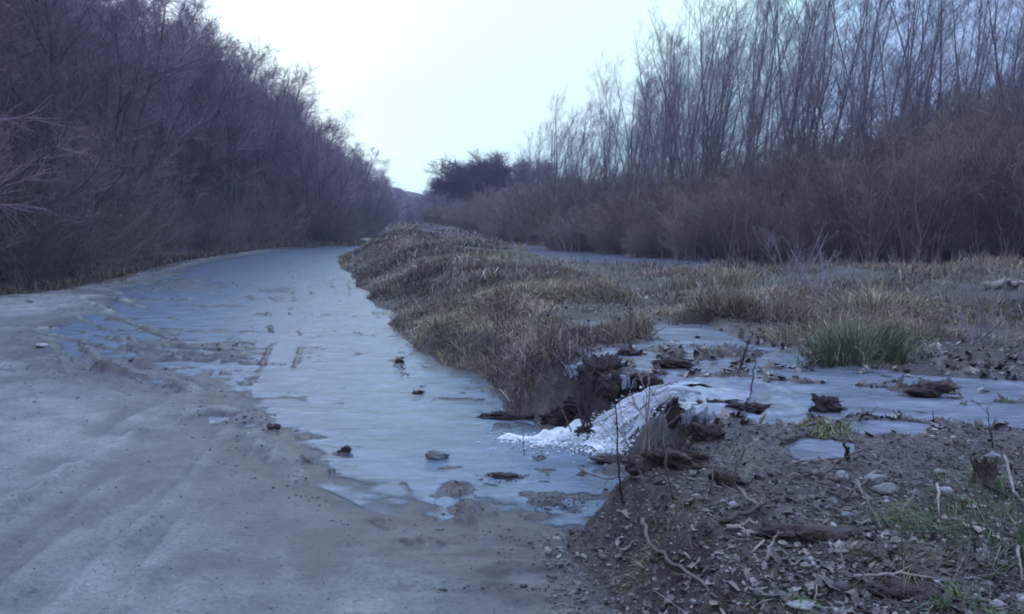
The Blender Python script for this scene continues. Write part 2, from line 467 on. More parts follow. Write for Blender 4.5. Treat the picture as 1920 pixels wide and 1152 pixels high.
RUTS = [([(-200, 1180), (-20, 1045), (140, 930), (290, 820)], .11, .022), ([(150, 1180), (280, 1040), (380, 920), (450, 830)], .10, .018), ([(-100, 1010), (60, 900), (180, 810), (300, 740)], .12, .018), ([(250, 1200), (340, 1060), (420, 930), (480, 850)], .09, .014),
        ([(440, 520), (520, 580), (540, 640), (500, 740)], .12, .03), ([(560, 500), (570, 560), (560, 620)], .12, .03), ([(200, 545), (330, 560), (430, 560)], .15, .03), ([(100, 620), (230, 650), (420, 665)], .14, .035), ([(220, 690), (330, 680), (460, 690)], .14, .035),
        ([(-60, 1130), (120, 1000), (250, 895), (400, 785)], .16, .030), ([(30, 1160), (200, 1010), (330, 880), (450, 800)], .13, .020),
        ([(-60, 1060), (100, 950), (240, 850), (330, 790)], .10, .012), ([(120, 640), (150, 680), (160, 700), (300, 720)], .12, .03),
        ([(180, 560), (280, 600), (330, 615)], .22, .035), ([(160, 590), (240, 620), (300, 640)], .15, .03), ([(620, 520), (660, 560), (690, 600)], .12, .02),
        ([(800, 900), (835, 960), (860, 1020)], .10, .022), ([(390, 1160), (430, 1000), (480, 880)], .2, .010), ([(560, 1160), (560, 1010), (590, 930)], .2, .010),
        ([(0, 700), (120, 690), (300, 740)], .2, .02)]
RUTS_W = [(Gp(p), w, d) for p, w, d in RUTS]


CHUTE = [((1410, 728, .385), (1390, 768, .385)), ((1360, 722, .394), (1335, 764, .394)), ((1310, 714, .40), (1285, 762, .395)), ((1262, 717, .39), (1252, 760, .35)), ((1212, 733, .34), (1228, 776, .27)),
         ((1162, 760, .25), (1205, 800, .16)), ((1118, 790, .13), (1186, 824, .07)), ((1085, 812, .05), (1165, 842, .03)), ((1040, 828, .008), (1140, 852, .004))]
CARVE = []
for (a_, b_), (c_, d_) in zip(CHUTE[:-1], CHUTE[1:]):
    for f_ in (0, .5):
        for g_ in (.0, .33, .66, 1.0):
            p_ = (G(*a_) * (1 - g_) + G(*b_) * g_) * (1 - f_) + (G(*c_) * (1 - g_) + G(*d_) * g_) * f_
            CARVE.append(p_)
CARVE = np.array(CARVE)


def carve(x, y, z):
    m = (x > CARVE[:, 0].min() - .2) & (x < CARVE[:, 0].max() + .2) & (y > CARVE[:, 1].min() - .2) & (y < CARVE[:, 1].max() + .2)
    if not m.any(): return z
    d2 = (x[m][:, None] - CARVE[None, :, 0]) ** 2 + (y[m][:, None] - CARVE[None, :, 1]) ** 2
    w = np.exp(-d2 / .07 ** 2) + 1e-12
    zc = (w * CARVE[None, :, 2]).sum(1) / w.sum(1) - .05
    k = sstep((.17 - np.sqrt(d2.min(1))) / .09)
    z = z.copy(); z[m] = z[m] * (1 - k) + zc * k
    return z


def terrain(x, y):
    """height of the land and what covers it"""
    sdR = sdist(x, y, ROAD)
    dE = sdist(x, y, Epoly, False); dL = sdist(x, y, Lpoly, False)
    rag = fbm(x, y, .35, 2, 201) * np.interp(y, [0, 5, 7.5, 12, 40], [.05, .08, .2, .4, .6]) + fbm(x, y, 2.5, 4, 203) * np.interp(y, [0, 5, 12, 40], [.12, .12, .12, .2])
    rag = np.where(dE < dL, rag, rag * 1.2)
    dEs = np.where(sdR > 0, -dE, dE) - rag; dE = np.abs(np.where(dE < dL, dEs, dE))
    dL = np.where(sdR > 0, dL, np.maximum(dL - rag, 0))
    sdR = sdR + rag
    right = (sdR < 0) & (dE < dL)
    left = (sdR < 0) & ~right
    r = np.hypot(x, y)
    nA = fbm(x, y, .35, 4, 3); nB = fbm(x, y, 2.2, 4, 11); nC = fbm(x, y, 9.0, 4, 23)
    fade = 1 / (1 + (r / 18) ** 2)
    # ---- road
    sw = sdist(x, y, WATER_R)
    # outside the water the mud lies slightly above it; inside slightly below
    h = np.where(sw > 0, -.045 * sstep(sw / .6), .055 * sstep(-sw / 1.6))
    nr = fbm(x, y, 1.6, 5, 31)
    h = h + nr * .024 + fbm(x, y, .5, 3, 37) * .012 + nC * .009 + fbm(x, y, 20, 3, 39) * .005 * fade
    h = h + .010 * np.clip(fbm(x * 1.3, y * .8, 5.5, 3, 41) - .15, 0, 1) * 3 * sstep(.6 + fbm(x, y, .7, 2, 43))
    left_part = sstep((-x - .35 * y + .2) / 3)      # churned mud on the left half of the road
    h = h + left_part * nr * .012
    bm = add_bumps(x, y, BUMPS_W, nC * .8 + nB * .35, 'max')
    h = np.where(bm > .004, np.maximum(h, -.02) + bm, h)
    groove = np.zeros_like(x)
    for pl, w, d in RUTS_W:
        dd_ = sdist(x, y, pl, False)
        q = dd_ / w
        rid = np.exp(-((q - 1.35) / .35) ** 2) * .6 - np.exp(-(q / .8) ** 2)
        h = h + rid * d * (1.1 + 1.3 * nB) * np.clip(1.1 + 1.5 * nr, .2, 2)
        groove = np.maximum(groove, np.exp(-(q / .9) ** 2) * np.clip(d * 20, 0, .5) * np.clip(.6 + 1.4 * nB, 0, 1))
    # churned, ribbed mud near the lower right of the road
    cx, cy = G(960, 1070)[:2]
    g = np.exp(-(((x - cx) / .7) ** 2 + ((y - cy) / .55) ** 2))
    h = h + g * (fbm(x * .55, y * 2.4, 4.5, 4, 51) * .042)
    gx, gy = G(300, 670)[:2]
    g2 = np.exp(-(((x - gx) / 2.2) ** 2 + ((y - gy) / 1.9) ** 2))
    h = h + g2 * (fbm(x * .6, y * 1.8, 3.0, 5, 53, .6) * .06 + .012)
    h = np.maximum(h, .014 * sstep((-sw - .10) / .25) - .05 * (sw > -.10))
    road_h = h
    # ---- right side: bank, berm, field
    width = np.where(y < 5.2, 1.1, np.where(y < 7.4, .42, .95))
    t = np.clip((y - 5.0) / .5, 0, 1); width = 1.1 * (1 - t) + .36 * t
    t = np.clip((y - 7.4) / 2, 0, 1); width = width * (1 - t) + 1.5 * t
    base = .40 + .05 * nA
    berm_amp = np.interp(y, [0, 7, 9, 15, 25, 36, 60], [0, .0, .04, .08, .20, .44, .72])
    berm = berm_amp * np.exp(-((dE - 2.1) / (1.3 + .035 * np.clip(y, 0, 60))) ** 2)
    near_h = np.interp(y, [0, 2.2, 3.5, 5.2, 6.2], [.22, .26, .30, .36, .42])
    field = np.where(y < 6.2, near_h, base) + berm + nB * .035 + nC * .028 * fade + nA * .03
    rise = sstep(dE / width)
    hr = field * rise + (nB * .02 + nC * .02) * (1 - rise) * sstep(dE * 4) + 0.03 * sstep(dE * 8)
    pool = np.full(x.shape, -1e9)
    for p in POOLS: pool = np.maximum(pool, sdist(x, y, p))
    pin = sstep((pool + .10) / .2)
    dam = ZW + .02 + .02 * nC + .02 * nB - .11 * np.clip(-pool - .15, 0, 9)
    hr = np.where((pool < -.06) & (pool > -3), np.maximum(hr, dam * sstep((dE - .02) / .34)), hr)
    bars = add_bumps(x, y, BARS_W, nC * .8 + nB * .4, 'max')
    basin = ZW - .035 + nB * .03 + nC * .014 + bars * .9
    pin = pin * sstep((dE - .24) / .1)
    hr = hr * (1 - pin) + basin * pin
    # grey green mound at the right
    mx_, my_ = G(1850, 515, .7)[:2]
    gm = np.exp(-(((x - mx_) / 4.2) ** 2 + ((y - my_) / 1.8) ** 2))
    hr = hr + gm * (.28 + .12 * nA + .08 * nB)
    # wooded hill behind the field
    hr = hr + np.clip((x - 14) * .24, 0, 16) * sstep((y - 34) / 30) + .25 * nA * sstep((y - 25) / 20)
    # ---- left side: verge and steep hill
    hl = .05 + .05 * sstep(dL / .8) + nB * .03 + nC * .015 + np.clip(dL - 1.8, 0, 40) * .62 * (1 + .12 * nA) * np.interp(y, [-40, 40, 70, 140, 300], [1, 1, .7, .45, .3])
    hl = np.minimum(hl, 24 + 0 * hl)
    z = np.where(sdR > 0, road_h, np.where(right, hr, hl))
    z = carve(x, y, z)
    far = sstep((r - 230) / 60)
    z = z * (1 - far)
    # masks
    wet = np.clip(1 - (road_h - .004) / .045, 0, 1) ** 1.3
    wet = np.maximum(wet, groove)
    edge_dirt = np.clip(1.1 - sdR / .35 + nB * 1.6 + nC, 0, 1) * (sdR > 0) * (dE < dL) * sstep((9 - y) / 2)
    wet = np.maximum(wet, edge_dirt)
    wet = np.clip(wet * .9 + np.clip(bm * 30, 0, 1) + g * np.clip(fbm(x * .55, y * 2.4, 4.5, 4, 51) * 1.5, 0, .7) + g2 * 1.1 * np.clip(.6 + nr * 1.6, 0, 1), 0, 1)
    grassy = np.clip(np.where(right, sstep((y - 7.2) / 1.5) * (.55 + 1.2 * nA + .5 * nB), np.where(left, .5 * np.exp(-dL / 1.2), 0)), 0, 1)
    woody = np.clip(np.where(left, sstep(dL / 2), sstep((y - np.interp(x, [-5, 5, 12], [30, 27, 21])) / 4) * right), 0, 1)
    wetR = np.clip(1 - (hr - ZW) / .05, 0, 1) * (pool > -.4)
    return z, dict(sdR=sdR, dE=dE, dL=dL, right=right, left=left, pool=pool, sw=sw, wet=wet, grassy=grassy, woody=woody, gm=gm, wetR=wetR)


def zt(x, y):
    return terrain(np.asarray(x, float), np.asarray(y, float))[0]


# ------------------------------------------------------------------ ground and road: one polar sheet, split along the road edge
NR = 820
rad = np.concatenate([[.02, .4, .8, 1.2], np.geomspace(1.5, 70, NR), np.geomspace(72, 300, 50)])
ang_d = np.linspace(-46, 54, 1140)
ang = np.radians(np.concatenate([np.linspace(-180, -46, 60)[:-1], ang_d, np.linspace(54, 180, 60)[1:]]))
ang[0] = -math.pi; ang[-1] = math.pi
RR, AA = np.meshgrid(rad, ang, indexing='ij')
GX, GY = RR * np.sin(AA), RR * np.cos(AA)
shp = GX.shape
GZ, MK = terrain(GX.ravel(), GY.ravel())
GX, GY = GX.ravel(), GY.ravel()
idx = np.arange(len(GX)).reshape(shp)
Q = np.stack([idx[:-1, :-1], idx[1:, :-1], idx[1:, 1:], idx[:-1, 1:]], -1).reshape(-1, 4)[:, ::-1]


def submesh(sel, z, at=()):
    F = Q[sel]
    used = np.unique(F)
    mp = np.full(len(GX), -1); mp[used] = np.arange(len(used))
    me = mk(np.stack([GX[used], GY[used], z[used]], 1), [mp[F]])
    for a in at: attr(me, a, (MK[a] if a in MK else at[a])[used])
    return me


MK['greymound'] = np.clip((MK['gm'] * 1.2 - .25) * (.7 + 1.4 * fbm(GX, GY, .8, 4, 77)), 0, .8)
road_face = (MK['sdR'][Q] > 0).sum(1) >= 3
road = link('road', submesh(road_face, GZ, ('wet',)), M_road); tag(road, kind='structure')
MK2w = MK['wet']; MK['wet'] = MK['wetR']
ground = link('ground', submesh(~road_face, GZ, ('wet', 'grassy', 'woody', 'greymound')), M_ground); tag(ground, kind='structure')
MK['wet'] = MK2w

# ------------------------------------------------------------------ standing water
rip = fbm(GX * .8, GY * 1.6, 3.2, 5, 71) * .018 * (1 / (1 + (np.hypot(GX, GY) / 14) ** 2))
wz = 0.0 + rip
sel = ((MK['sw'][Q] > -.32).any(1)) & ((GZ[Q] < .02).any(1)) & ((MK['sdR'][Q] > -.25).any(1)) & (np.hypot(GX, GY)[Q] < 75).all(1)
MK['depth'] = wz - GZ
tag(link('water', submesh(sel, wz, ('depth',)), M_water), kind='structure')
sel = ((MK['pool'][Q] > -.14).any(1)) & ((GZ[Q] < ZW + .02).any(1)) & ((GZ[Q] > ZW - .16).all(1)) & ((MK['dE'][Q] > .20).all(1)) & ((GZ[Q] > ZW - .12) | (MK['dE'][Q] > .7) | (MK['pool'][Q] > .3)).all(1) & (MK['right'][Q].all(1))
pz = ZW + rip
pz = np.where(MK['dE'] < .9, np.minimum(pz, GZ + .022 + .3 * np.clip(MK['dE'] - .5, 0, 1)), pz)
MK['depth'] = np.where(MK['dE'] < .9, np.maximum(pz - GZ, .03), pz - GZ)
tag(link('water', submesh(sel, pz, ('depth',)), M_pool), kind='structure')

# ------------------------------------------------------------------ waterfall
wf = bpy.data.objects.new('waterfall', None); COL.objects.link(wf)
c0 = G(1160, 820, 0); wf.location = c0
tag(wf, 'small white waterfall tumbling from the flooded field onto the road', 'waterfall')


def patch(rows, nu, nv, amp=.012, seed=0, holes=False):
    """water sheet through rows of (left, right) control points, each (u, v, z)"""
    A = np.array([[G(*a), G(*b)] for a, b in rows])
    t = np.linspace(0, len(rows) - 1, nv)
    i = np.clip(t.astype(int), 0, len(rows) - 2); f = (t - i)
    # Catmull-Rom along the flow
    P = np.concatenate([[2 * A[0] - A[1]], A, [2 * A[-1] - A[-2]]])
    f_ = f[:, None, None]
    p0, p1, p2, p3 = P[i], P[i + 1], P[i + 2], P[i + 3]
    C = .5 * ((2 * p1) + (-p0 + p2) * f_ + (2 * p0 - 5 * p1 + 4 * p2 - p3) * f_ ** 2 + (-p0 + 3 * p1 - 3 * p2 + p3) * f_ ** 3)
    s = np.linspace(0, 1, nu)
    S, Tt = np.meshgrid(s, np.linspace(0, 1, nv))
    edge = .09 * fbm(Tt, Tt * 0, 11, 4, seed)
    S2 = S + edge * np.sign(S - .5) * np.abs(S - .5) * 2
    X = C[:, 0][:, None] * (1 - S2[..., None]) + C[:, 1][:, None] * S2[..., None]
    X[..., 2] += amp * fbm(S * 1.2 + Tt * .3, Tt * .9, 5, 4, seed + 5) * 2 - .06 * np.abs(2 * S - 1) ** 4
    X[..., 1] -= amp * fbm(S * 1.5, Tt * .5, 4, 3, seed + 9)
    V = X.reshape(-1, 3)
    k = np.arange(nu * nv).reshape(nv, nu)
    F = np.stack([k[:-1, :-1], k[:-1, 1:], k[1:, 1:], k[1:, :-1]], -1).reshape(-1, 4)
    if holes:
        gap = fbm(S * 1.0 + .15 * Tt, Tt * .16, 9, 4, seed + 31) + .35 * np.abs(2 * S - 1) ** 3
        gap = gap - np.clip(.35 - Tt, 0, 1) * 1.6 - np.clip(Tt - .8, 0, 1) * 3
        F = F[(gap.ravel()[F] < .24).all(1)]
    return V, F, np.stack([S.ravel(), Tt.ravel(), Tt.ravel()], 1)


def fall(name, parts, mat):
    Vs, Fs, As, o = [], [], [], 0
    for V, F, A in parts:
        Vs.append(V); Fs.append(F + o); As.append(A); o += len(V)
    me = mk(np.concatenate(Vs) - c0, [np.concatenate(Fs)])
    a = me.attributes.new('flow', 'FLOAT_VECTOR', 'POINT'); a.data.foreach_set('vector', np.concatenate(As).astype(np.float32).ravel())
    return link(name, me, mat, wf)


main = patch(CHUTE, 90, 150, .026, 3, True)
fall('chute', [main], M_fall)
rc = np.random.default_rng(44); rp = []
CA = np.array([[G(*a), G(*b)] for a, b in CHUTE])
for k in range(16):
    s0_, s1_ = rc.uniform(.02, .98), 0; s1_ = np.clip(s0_ + rc.normal(0, .10), 0, 1)
    t0 = rc.uniform(1.6, 4.5); t1 = min(8, t0 + rc.uniform(1.6, 5)); wd = rc.uniform(.005, .026)
    t_ = np.linspace(t0, t1, 26); S_ = np.linspace(s0_, s1_, 26) + .025 * np.sin(t_ * 2.2 + k)
    A_ = np.stack([np.interp(t_, np.arange(len(CA)), CA[:, 0, i]) for i in range(3)], 1); B_ = np.stack([np.interp(t_, np.arange(len(CA)), CA[:, 1, i]) for i in range(3)], 1)
    mid = A_ * (1 - S_[:, None]) + B_ * S_[:, None]; ac = B_ - A_; ac /= np.linalg.norm(ac, axis=1, keepdims=True)
    w_ = wd * np.sin(np.linspace(.15, math.pi - .25, 26)) ** .6
    cross = np.linspace(-1, 1, 6)
    Vv = mid[:, None] + ac[:, None] * (w_[:, None] * cross[None])[..., None]
    Vv[..., 2] += .012 + .016 * (1 - cross ** 2)[None] + .003 * rc.normal(0, 1, (1, 6)) + .002 * rc.normal(0, 1, (26, 6)) + .009 * np.sin(t_ * 4.5 + k)[:, None]
    kk = np.arange(26 * 6).reshape(26, 6)
    rp.append((Vv.reshape(-1, 3), np.stack([kk[:-1, :-1], kk[:-1, 1:], kk[1:, 1:], kk[1:, :-1]], -1).reshape(-1, 4),
               np.stack([np.broadcast_to(cross * .35 + k, (26, 6)).ravel(), np.repeat(t_ / 8, 6), np.repeat(np.clip(t_ / 8 * 1.05, 0, 1), 6)], 1)))
fall('white_water', rp, M_fall)
nf = 2600
t_ = 8 * rc.beta(6, 1.5, nf); S_ = np.clip(rc.normal(.5, .33, nf), -.12, 1.12)
A_ = np.stack([np.interp(t_, np.arange(len(CA)), CA[:, 0, i]) for i in range(3)], 1); B_ = np.stack([np.interp(t_, np.arange(len(CA)), CA[:, 1, i]) for i in range(3)], 1)
FR = A_ * (1 - S_[:, None]) + B_ * S_[:, None]; FR[:, 2] += rc.uniform(-.01, .035, nf)
ex = np.array([G(rc.normal(1035, 45), rc.normal(827, 7), .01) for _ in range(900)] + [G(rc.normal(1130, 40), rc.normal(838, 9), .02) for _ in range(700)] + [G(rc.normal(1285, 35), rc.normal(838, 9), .03) for _ in range(260)])
FR = np.concatenate([FR, ex])
rp = []
for k, (u0, v0, ub, vb, w) in enumerate([(1282, 770, 1256, 822, 7), (1293, 768, 1268, 828, 3), (1308, 774, 1281, 815, 4), (1330, 778, 1300, 838, 5), (1346, 780, 1318, 826, 3), (1372, 786, 1326, 846, 13), (1392, 788, 1352, 834, 3), (1288, 766, 1262, 810, 2), (1300, 772, 1272, 836, 2), (1318, 776, 1292, 826, 3), (1338, 780, 1305, 822, 2), (1356, 782, 1322, 842, 3), (1364, 785, 1338, 830, 2), (1384, 788, 1340, 852, 4)]):
    um, vm = u0 * .7 + ub * .3 - 4, v0 * .7 + vb * .3 - 3
    zb = .02 + .05 * (k % 2)
    u0 += rng.uniform(-7, 7); v0 += rng.uniform(-4, 6); ub += rng.uniform(-12, 5); w *= rng.uniform(.5, 1.3)
    rp.append(patch([((u0 + 10, v0 - 10, .405), (u0 + 10 + w, v0 - 9, .405)), ((u0, v0, .395), (u0 + w, v0 + 1, .395)), ((um, vm, .30), (um + w * .8, vm + 2, .30)),
                     ((ub + 5, vb - 18, .13), (ub + 5 + w * 1.0, vb - 16, .13)), ((ub, vb, zb), (ub + w * 1.2, vb + 2, zb))], 7, 30, .008, 20 + k))
fall('side_fall', rp, M_fall)
rp = []
for k, (u0, v0, ub, vb, w) in enumerate([(1108, 690, 1085, 742, 16), (1122, 694, 1098, 750, 5), (1140, 704, 1112, 765, 4), (1172, 712, 1150, 752, 6), (1186, 712, 1166, 748, 5)]):
    rp.append(patch([((u0 + 6, v0 - 8, .41), (u0 + 6 + w, v0 - 8, .41)), ((u0, v0, .40), (u0 + w, v0, .40)), (((u0 + ub) / 2 - 3, (v0 + vb) / 2 - 8, .29), ((u0 + ub) / 2 + w - 3, (v0 + vb) / 2 - 8, .29)),
                     ((ub, vb, .14), (ub + w * 1.2, vb, .14))], 5, 20, .006, 60 + k))
fall('side_fall', rp, M_fall)
rp = [patch([((1285, 872, .05), (1302, 880, .05)), ((1240, 875, .03), (1290, 905, .03)), ((1205, 905, .012), (1240, 925, .012))], 14, 24, .01, 90)]
fall('runnel', rp, M_fall)
FROTH = FR - c0
# foam heaped at the foot of the fall
fx0, fy0 = G(950, 850)[:2]; fx1, fy1 = G(1230, 790)[:2]
fx, fy = np.meshgrid(np.linspace(fx0 - .2, fx1 + .3, 260), np.linspace(fy0 - .1, fy1 + .25, 150))
fz = np.full(fx.shape, -.05)
for u, v, z, sx, sy, h in [(1085, 812, 0, .12, .09, .115), (1120, 806, 0, .13, .10, .13), (1160, 822, 0, .14, .08, .125), (1130, 822, 0, .14, .08, .12), (1058, 824, 0, .12, .06, .10), (1190, 836, 0, .09, .06, .11),
                           (1030, 823, 0, .14, .045, .082), (995, 825, 0, .14, .035, .074), (962, 822, 0, .13, .02, .066), (1020, 835, 0, .12, .02, .066), (1140, 840, 0, .12, .05, .09), (1050, 812, 0, .09, .05, .09), (1215, 846, 0, .06, .03, .08)]:
    c = G(u, v, z)
    fz = np.maximum(fz, -.05 + (h + .0) * np.exp(-((fx - c[0]) / sx) ** 2 - ((fy - c[1]) / sy) ** 2))
fz = fz + (.045 * fbm(fx * .7, fy * 1.2, 11, 4, 5) + .02 * fbm(fx * .5, fy * 2, 22, 3, 6)) * sstep((fz + .05) / .05) + .012
k = np.arange(fx.size).reshape(fx.shape)
F = np.stack([k[:-1, :-1], k[:-1, 1:], k[1:, 1:], k[1:, :-1]], -1).reshape(-1, 4)
F = F[(fz.ravel()[F] > -.02).any(1)]
V = np.stack([fx.ravel(), fy.ravel(), fz.ravel()], 1) - c0
link('foam', mk(V, [F]), M_foam, wf)


# ------------------------------------------------------------------ trees: generators
def walk(P0, D, L, n, gnarl, trop, rg):
    B = len(P0)
    P = np.empty((B, n, 3)); P[:, 0] = P0
    d = D.copy(); st = (L / (n - 1))[:, None]
    for i in range(1, n):
        d = d + rg.normal(0, gnarl, (B, 3)) + trop
        d /= np.linalg.norm(d, axis=1, keepdims=True)
        P[:, i] = P[:, i - 1] + d * st
    return P


def offshoot(P, R, k, t0, t1, ang, asd, lfun, n, gnarl, trop, rfac, rmin, rg):
    B, m, _ = P.shape
    par = np.repeat(np.arange(B), k)
    t = rg.uniform(t0, t1, len(par)); s = t * (m - 1); i = np.clip(s.astype(int), 0, m - 2); f = (s - i)[:, None]
    pos = P[par, i] * (1 - f) + P[par, i + 1] * f
    tan = P[par, i + 1] - P[par, i]; tan /= np.linalg.norm(tan, axis=1, keepdims=True) + 1e-9
    rv = rg.normal(0, 1, tan.shape); pr = np.cross(tan, rv); pr /= np.linalg.norm(pr, axis=1, keepdims=True) + 1e-9
    a = np.radians(rg.normal(ang, asd, len(par)))[:, None]
    D = tan * np.cos(a) + pr * np.sin(a)
    r = (R[par, i] * (1 - f[:, 0]) + R[par, i + 1] * f[:, 0]) * rfac
    L = lfun(t, par) * rg.uniform(.6, 1.25, len(par))
    P2 = walk(pos, D, L, n, gnarl, trop, rg)
    R2 = np.maximum(r[:, None] * np.linspace(1, .25, n)[None], rmin)
    return P2, R2, L


def make_tree(style, seed):
    rg = np.random.default_rng(seed)
    H = 10.0
    if style == 'wood':
        ns = rg.integers(1, 4)
        P0 = np.zeros((ns, 3)); P0[:, :2] = rg.normal(0, .15, (ns, 2)) * (ns > 1)
        D = np.stack([rg.normal(0, .16, ns), rg.normal(0, .16, ns), np.ones(ns)], 1)
        L = H * rg.uniform(.72, .9, ns)
        P = walk(P0, D / np.linalg.norm(D, axis=1, keepdims=True), L, 12, .07, np.array([0, 0, .05]), rg)
        R = np.linspace(.15, .022, 12)[None] * np.ones((ns, 1)) / ns ** .35
        k1 = 26 // ns
        P1, R1, L1 = offshoot(P, R, k1, .10, 1, 48, 14, lambda t, p: H * .36 * (1.05 - .6 * t), 7, .14, np.array([0, 0, .09]), .5, .008, rg)
        P2, R2, L2 = offshoot(P1, R1, 10, .15, 1, 42, 14, lambda t, p: L1[p] * .48 * (1.1 - .5 * t), 5, .16, np.array([0, 0, .07]), .55, .005, rg)
        P3, R3, L3 = offshoot(P2, R2, 11, .1, 1, 38, 14, lambda t, p: np.clip(L2[p] * .6, .25, .9), 3, .16, np.array([0, 0, .06]), .6, .0042, rg)
        tr = [tubes(P, R, 7), tubes(P1, R1, 4)]; cr_ = [tubes(P2, R2, 3), tubes(P3, R3, 3)]
    elif style == 'poplar':
        ns = [1, 1, 1, 2, 2][rg.integers(0, 5)]
        P0 = np.zeros((ns, 3)); P0[:, :2] = rg.normal(0, .12, (ns, 2)) * (ns > 1)
        D = np.stack([rg.normal(0, .10, ns), rg.normal(0, .10, ns), np.ones(ns)], 1)
        L = H * rg.uniform(.8, 1.0, ns); L[0] = H
        P = walk(P0, D / np.linalg.norm(D, axis=1, keepdims=True), L, 16, .035, np.array([.004, 0, .02]), rg)
        R = np.linspace(.040, .006, 16)[None] * np.ones((ns, 1)) / ns ** .25
        k1 = 26 // ns + 6
        P1, R1, L1 = offshoot(P, R, k1, .25, .98, 28, 8, lambda t, p: H * .22 * (1.15 - .7 * t), 7, .06, np.array([.03, 0, .035]), .36, .0034, rg)
        P2, R2, L2 = offshoot(P1, R1, 7, .15, 1, 26, 9, lambda t, p: L1[p] * .42 * (1.1 - .4 * t), 4, .07, np.array([.03, 0, .03]), .5, .0020, rg)
        P3, R3, L3 = offshoot(P2, R2, 4, .1, 1, 25, 9, lambda t, p: np.clip(L2[p] * .6, .2, .6), 3, .08, np.array([.03, 0, .02]), .7, .0015, rg)
        tr = [tubes(P, R, 6), tubes(P1[:], R1, 4)]; cr_ = [tubes(P2, R2, 3), tubes(P3, R3, 3)]
    elif style == 'round':
        P = walk(np.zeros((1, 3)), np.array([[0, 0, 1.]]), np.array([H * .75]), 10, .05, np.array([0, 0, .05]), rg)
        R = np.linspace(.2, .03, 10)[None]
        P1, R1, L1 = offshoot(P, R, 34, .3, 1, 55, 16, lambda t, p: H * .38 * (1.15 - .55 * t), 7, .14, np.array([0, 0, .06]), .5, .012, rg)
        P2, R2, L2 = offshoot(P1, R1, 18, .2, 1, 45, 14, lambda t, p: L1[p] * .4, 5, .2, np.array([0, 0, .04]), .55, .01, rg)
        P3, R3, L3 = offshoot(P2, R2, 12, .1, 1, 45, 14, lambda t, p: np.clip(L2[p] * .6, .3, .9), 3, .2, np.array([0, 0, .02]), .7, .010, rg)
        tr = [tubes(P, R, 7), tubes(P1, R1, 4)]; cr_ = [tubes(P2, R2, 3), tubes(P3, R3, 3)]
    V, F = join(tr); m1 = mk(V, F)
    V, F = join(cr_); m2 = mk(V, F)
    return m1, m2


def make_shrub(seed, upright=False, dense=1.0):
    rg = np.random.default_rng(seed)
    ns = 24 if upright else 13; H = 3.0
    P0 = np.zeros((ns, 3)); P0[:, :2] = rg.normal(0, .22, (ns, 2))
    sp = .13 if upright else .5
    D = np.stack([rg.normal(0, sp, ns), rg.normal(0, sp, ns), np.ones(ns)], 1)
    P = walk(P0, D / np.linalg.norm(D, axis=1, keepdims=True), H * rg.uniform(.5, 1.08, ns), 8, .09, np.array([0, 0, .0 if not upright else .05]), rg)
    R = np.linspace(.018, .006, 8)[None] * np.ones((ns, 1))
    P1, R1, L1 = offshoot(P, R, int((6 if upright else 9) * dense), .08, 1, 22 if upright else 38, 12, lambda t, p: H * .34 * (1.1 - .6 * t), 5, .12, np.array([0, 0, .04]), .55, .004, rg)
    P2, R2, L2 = offshoot(P1, R1, int(8 * dense), .1, 1, 38, 14, lambda t, p: np.clip(L1[p] * .5, .15, .6), 3, .14, np.array([0, 0, .02]), .6, .0036, rg)
    V, F = join([tubes(P, R, 4), tubes(P1, R1, 3), tubes(P2, R2, 3)])
    return mk(V, F)


def tree_protos(style, n, seed, mb, mt):
    r = []
    for i in range(n):
        a, b = make_tree(style, seed + i)
        a.name = 'trunk'; b.name = 'crown'
        a.materials.append(mb); b.materials.append(mt)
        r.append((a, b))
    return r


def place_tree(proto, x, y, z, h, rot, label, cat='tree', group=None, name='bare_tree', wid=1.0, lean=0):
    e = bpy.data.objects.new(name, None); COL.objects.link(e)
    e.empty_display_size = .2
    e.location = (x, y, z - .05); s = h / 10.0
    e.scale = (s * wid, s * wid, s); e.rotation_euler = (0, lean, rot)
    tag(e, label, cat, group)
    for nm, me in zip(('trunk', 'crown'), proto):
        c = bpy.data.objects.new(nm, me); COL.objects.link(c); c.parent = e
    return e


PW = tree_protos('wood', 9, 100, M_bark, M_twig)
PP = tree_protos('poplar', 12, 200, M_bark_r, M_twig_r)
M_darktwig = noise_mat('dark_clump_twigs', [(.3, (.085, .062, .075)), (.7, (.13, .095, .11))], .8, .85, 0, var=.2)
PD = tree_protos('round', 3, 300, M_bark, M_darktwig)
PR = tree_protos('wood', 5, 400, M_bark_r, M_twig_r)
SH = [make_shrub(500 + i) for i in range(6)]
for s_ in SH: s_.name = 'shrub'; s_.materials.append(M_shrub)
SU = [make_shrub(520 + i, True, 1.2) for i in range(6)]
for s_ in SU: s_.name = 'thicket_shrub'; s_.materials.append(M_thick)


def hit(u, v, zg=None):
    """first point of the land (or water) on the sight line through photo pixel (u, v)"""
    d = G(u, v, -1.0) - np.array([0, 0, CAM_H]); d /= d[1]
    t = np.geomspace(1.5, 60, 900)
    Z = np.maximum(terrain(d[0] * t, t)[0], 0)
    i = int(np.argmax(CAM_H + d[2] * t <= Z))
    return np.array([d[0] * t[i], t[i], Z[i]])


def uof(x, y): return 960 + FPX * x / (y * CP)          # photo column of a far point (near enough)


def top_h(x, y, vtop):
    """absolute height at which a thing standing at (x, y) reaches photo row vtop"""
    b = -(vtop - 576) / FPX
    return CAM_H + y * math.tan(math.atan(b) - PITCH)


SKY_L = ([-600, -100, 190, 300, 370, 420, 500, 560, 590, 640, 680, 705, 722, 740], [-900, -420, -90, -45, 5, 50, 105, 165, 222, 250, 272, 320, 382, 398])

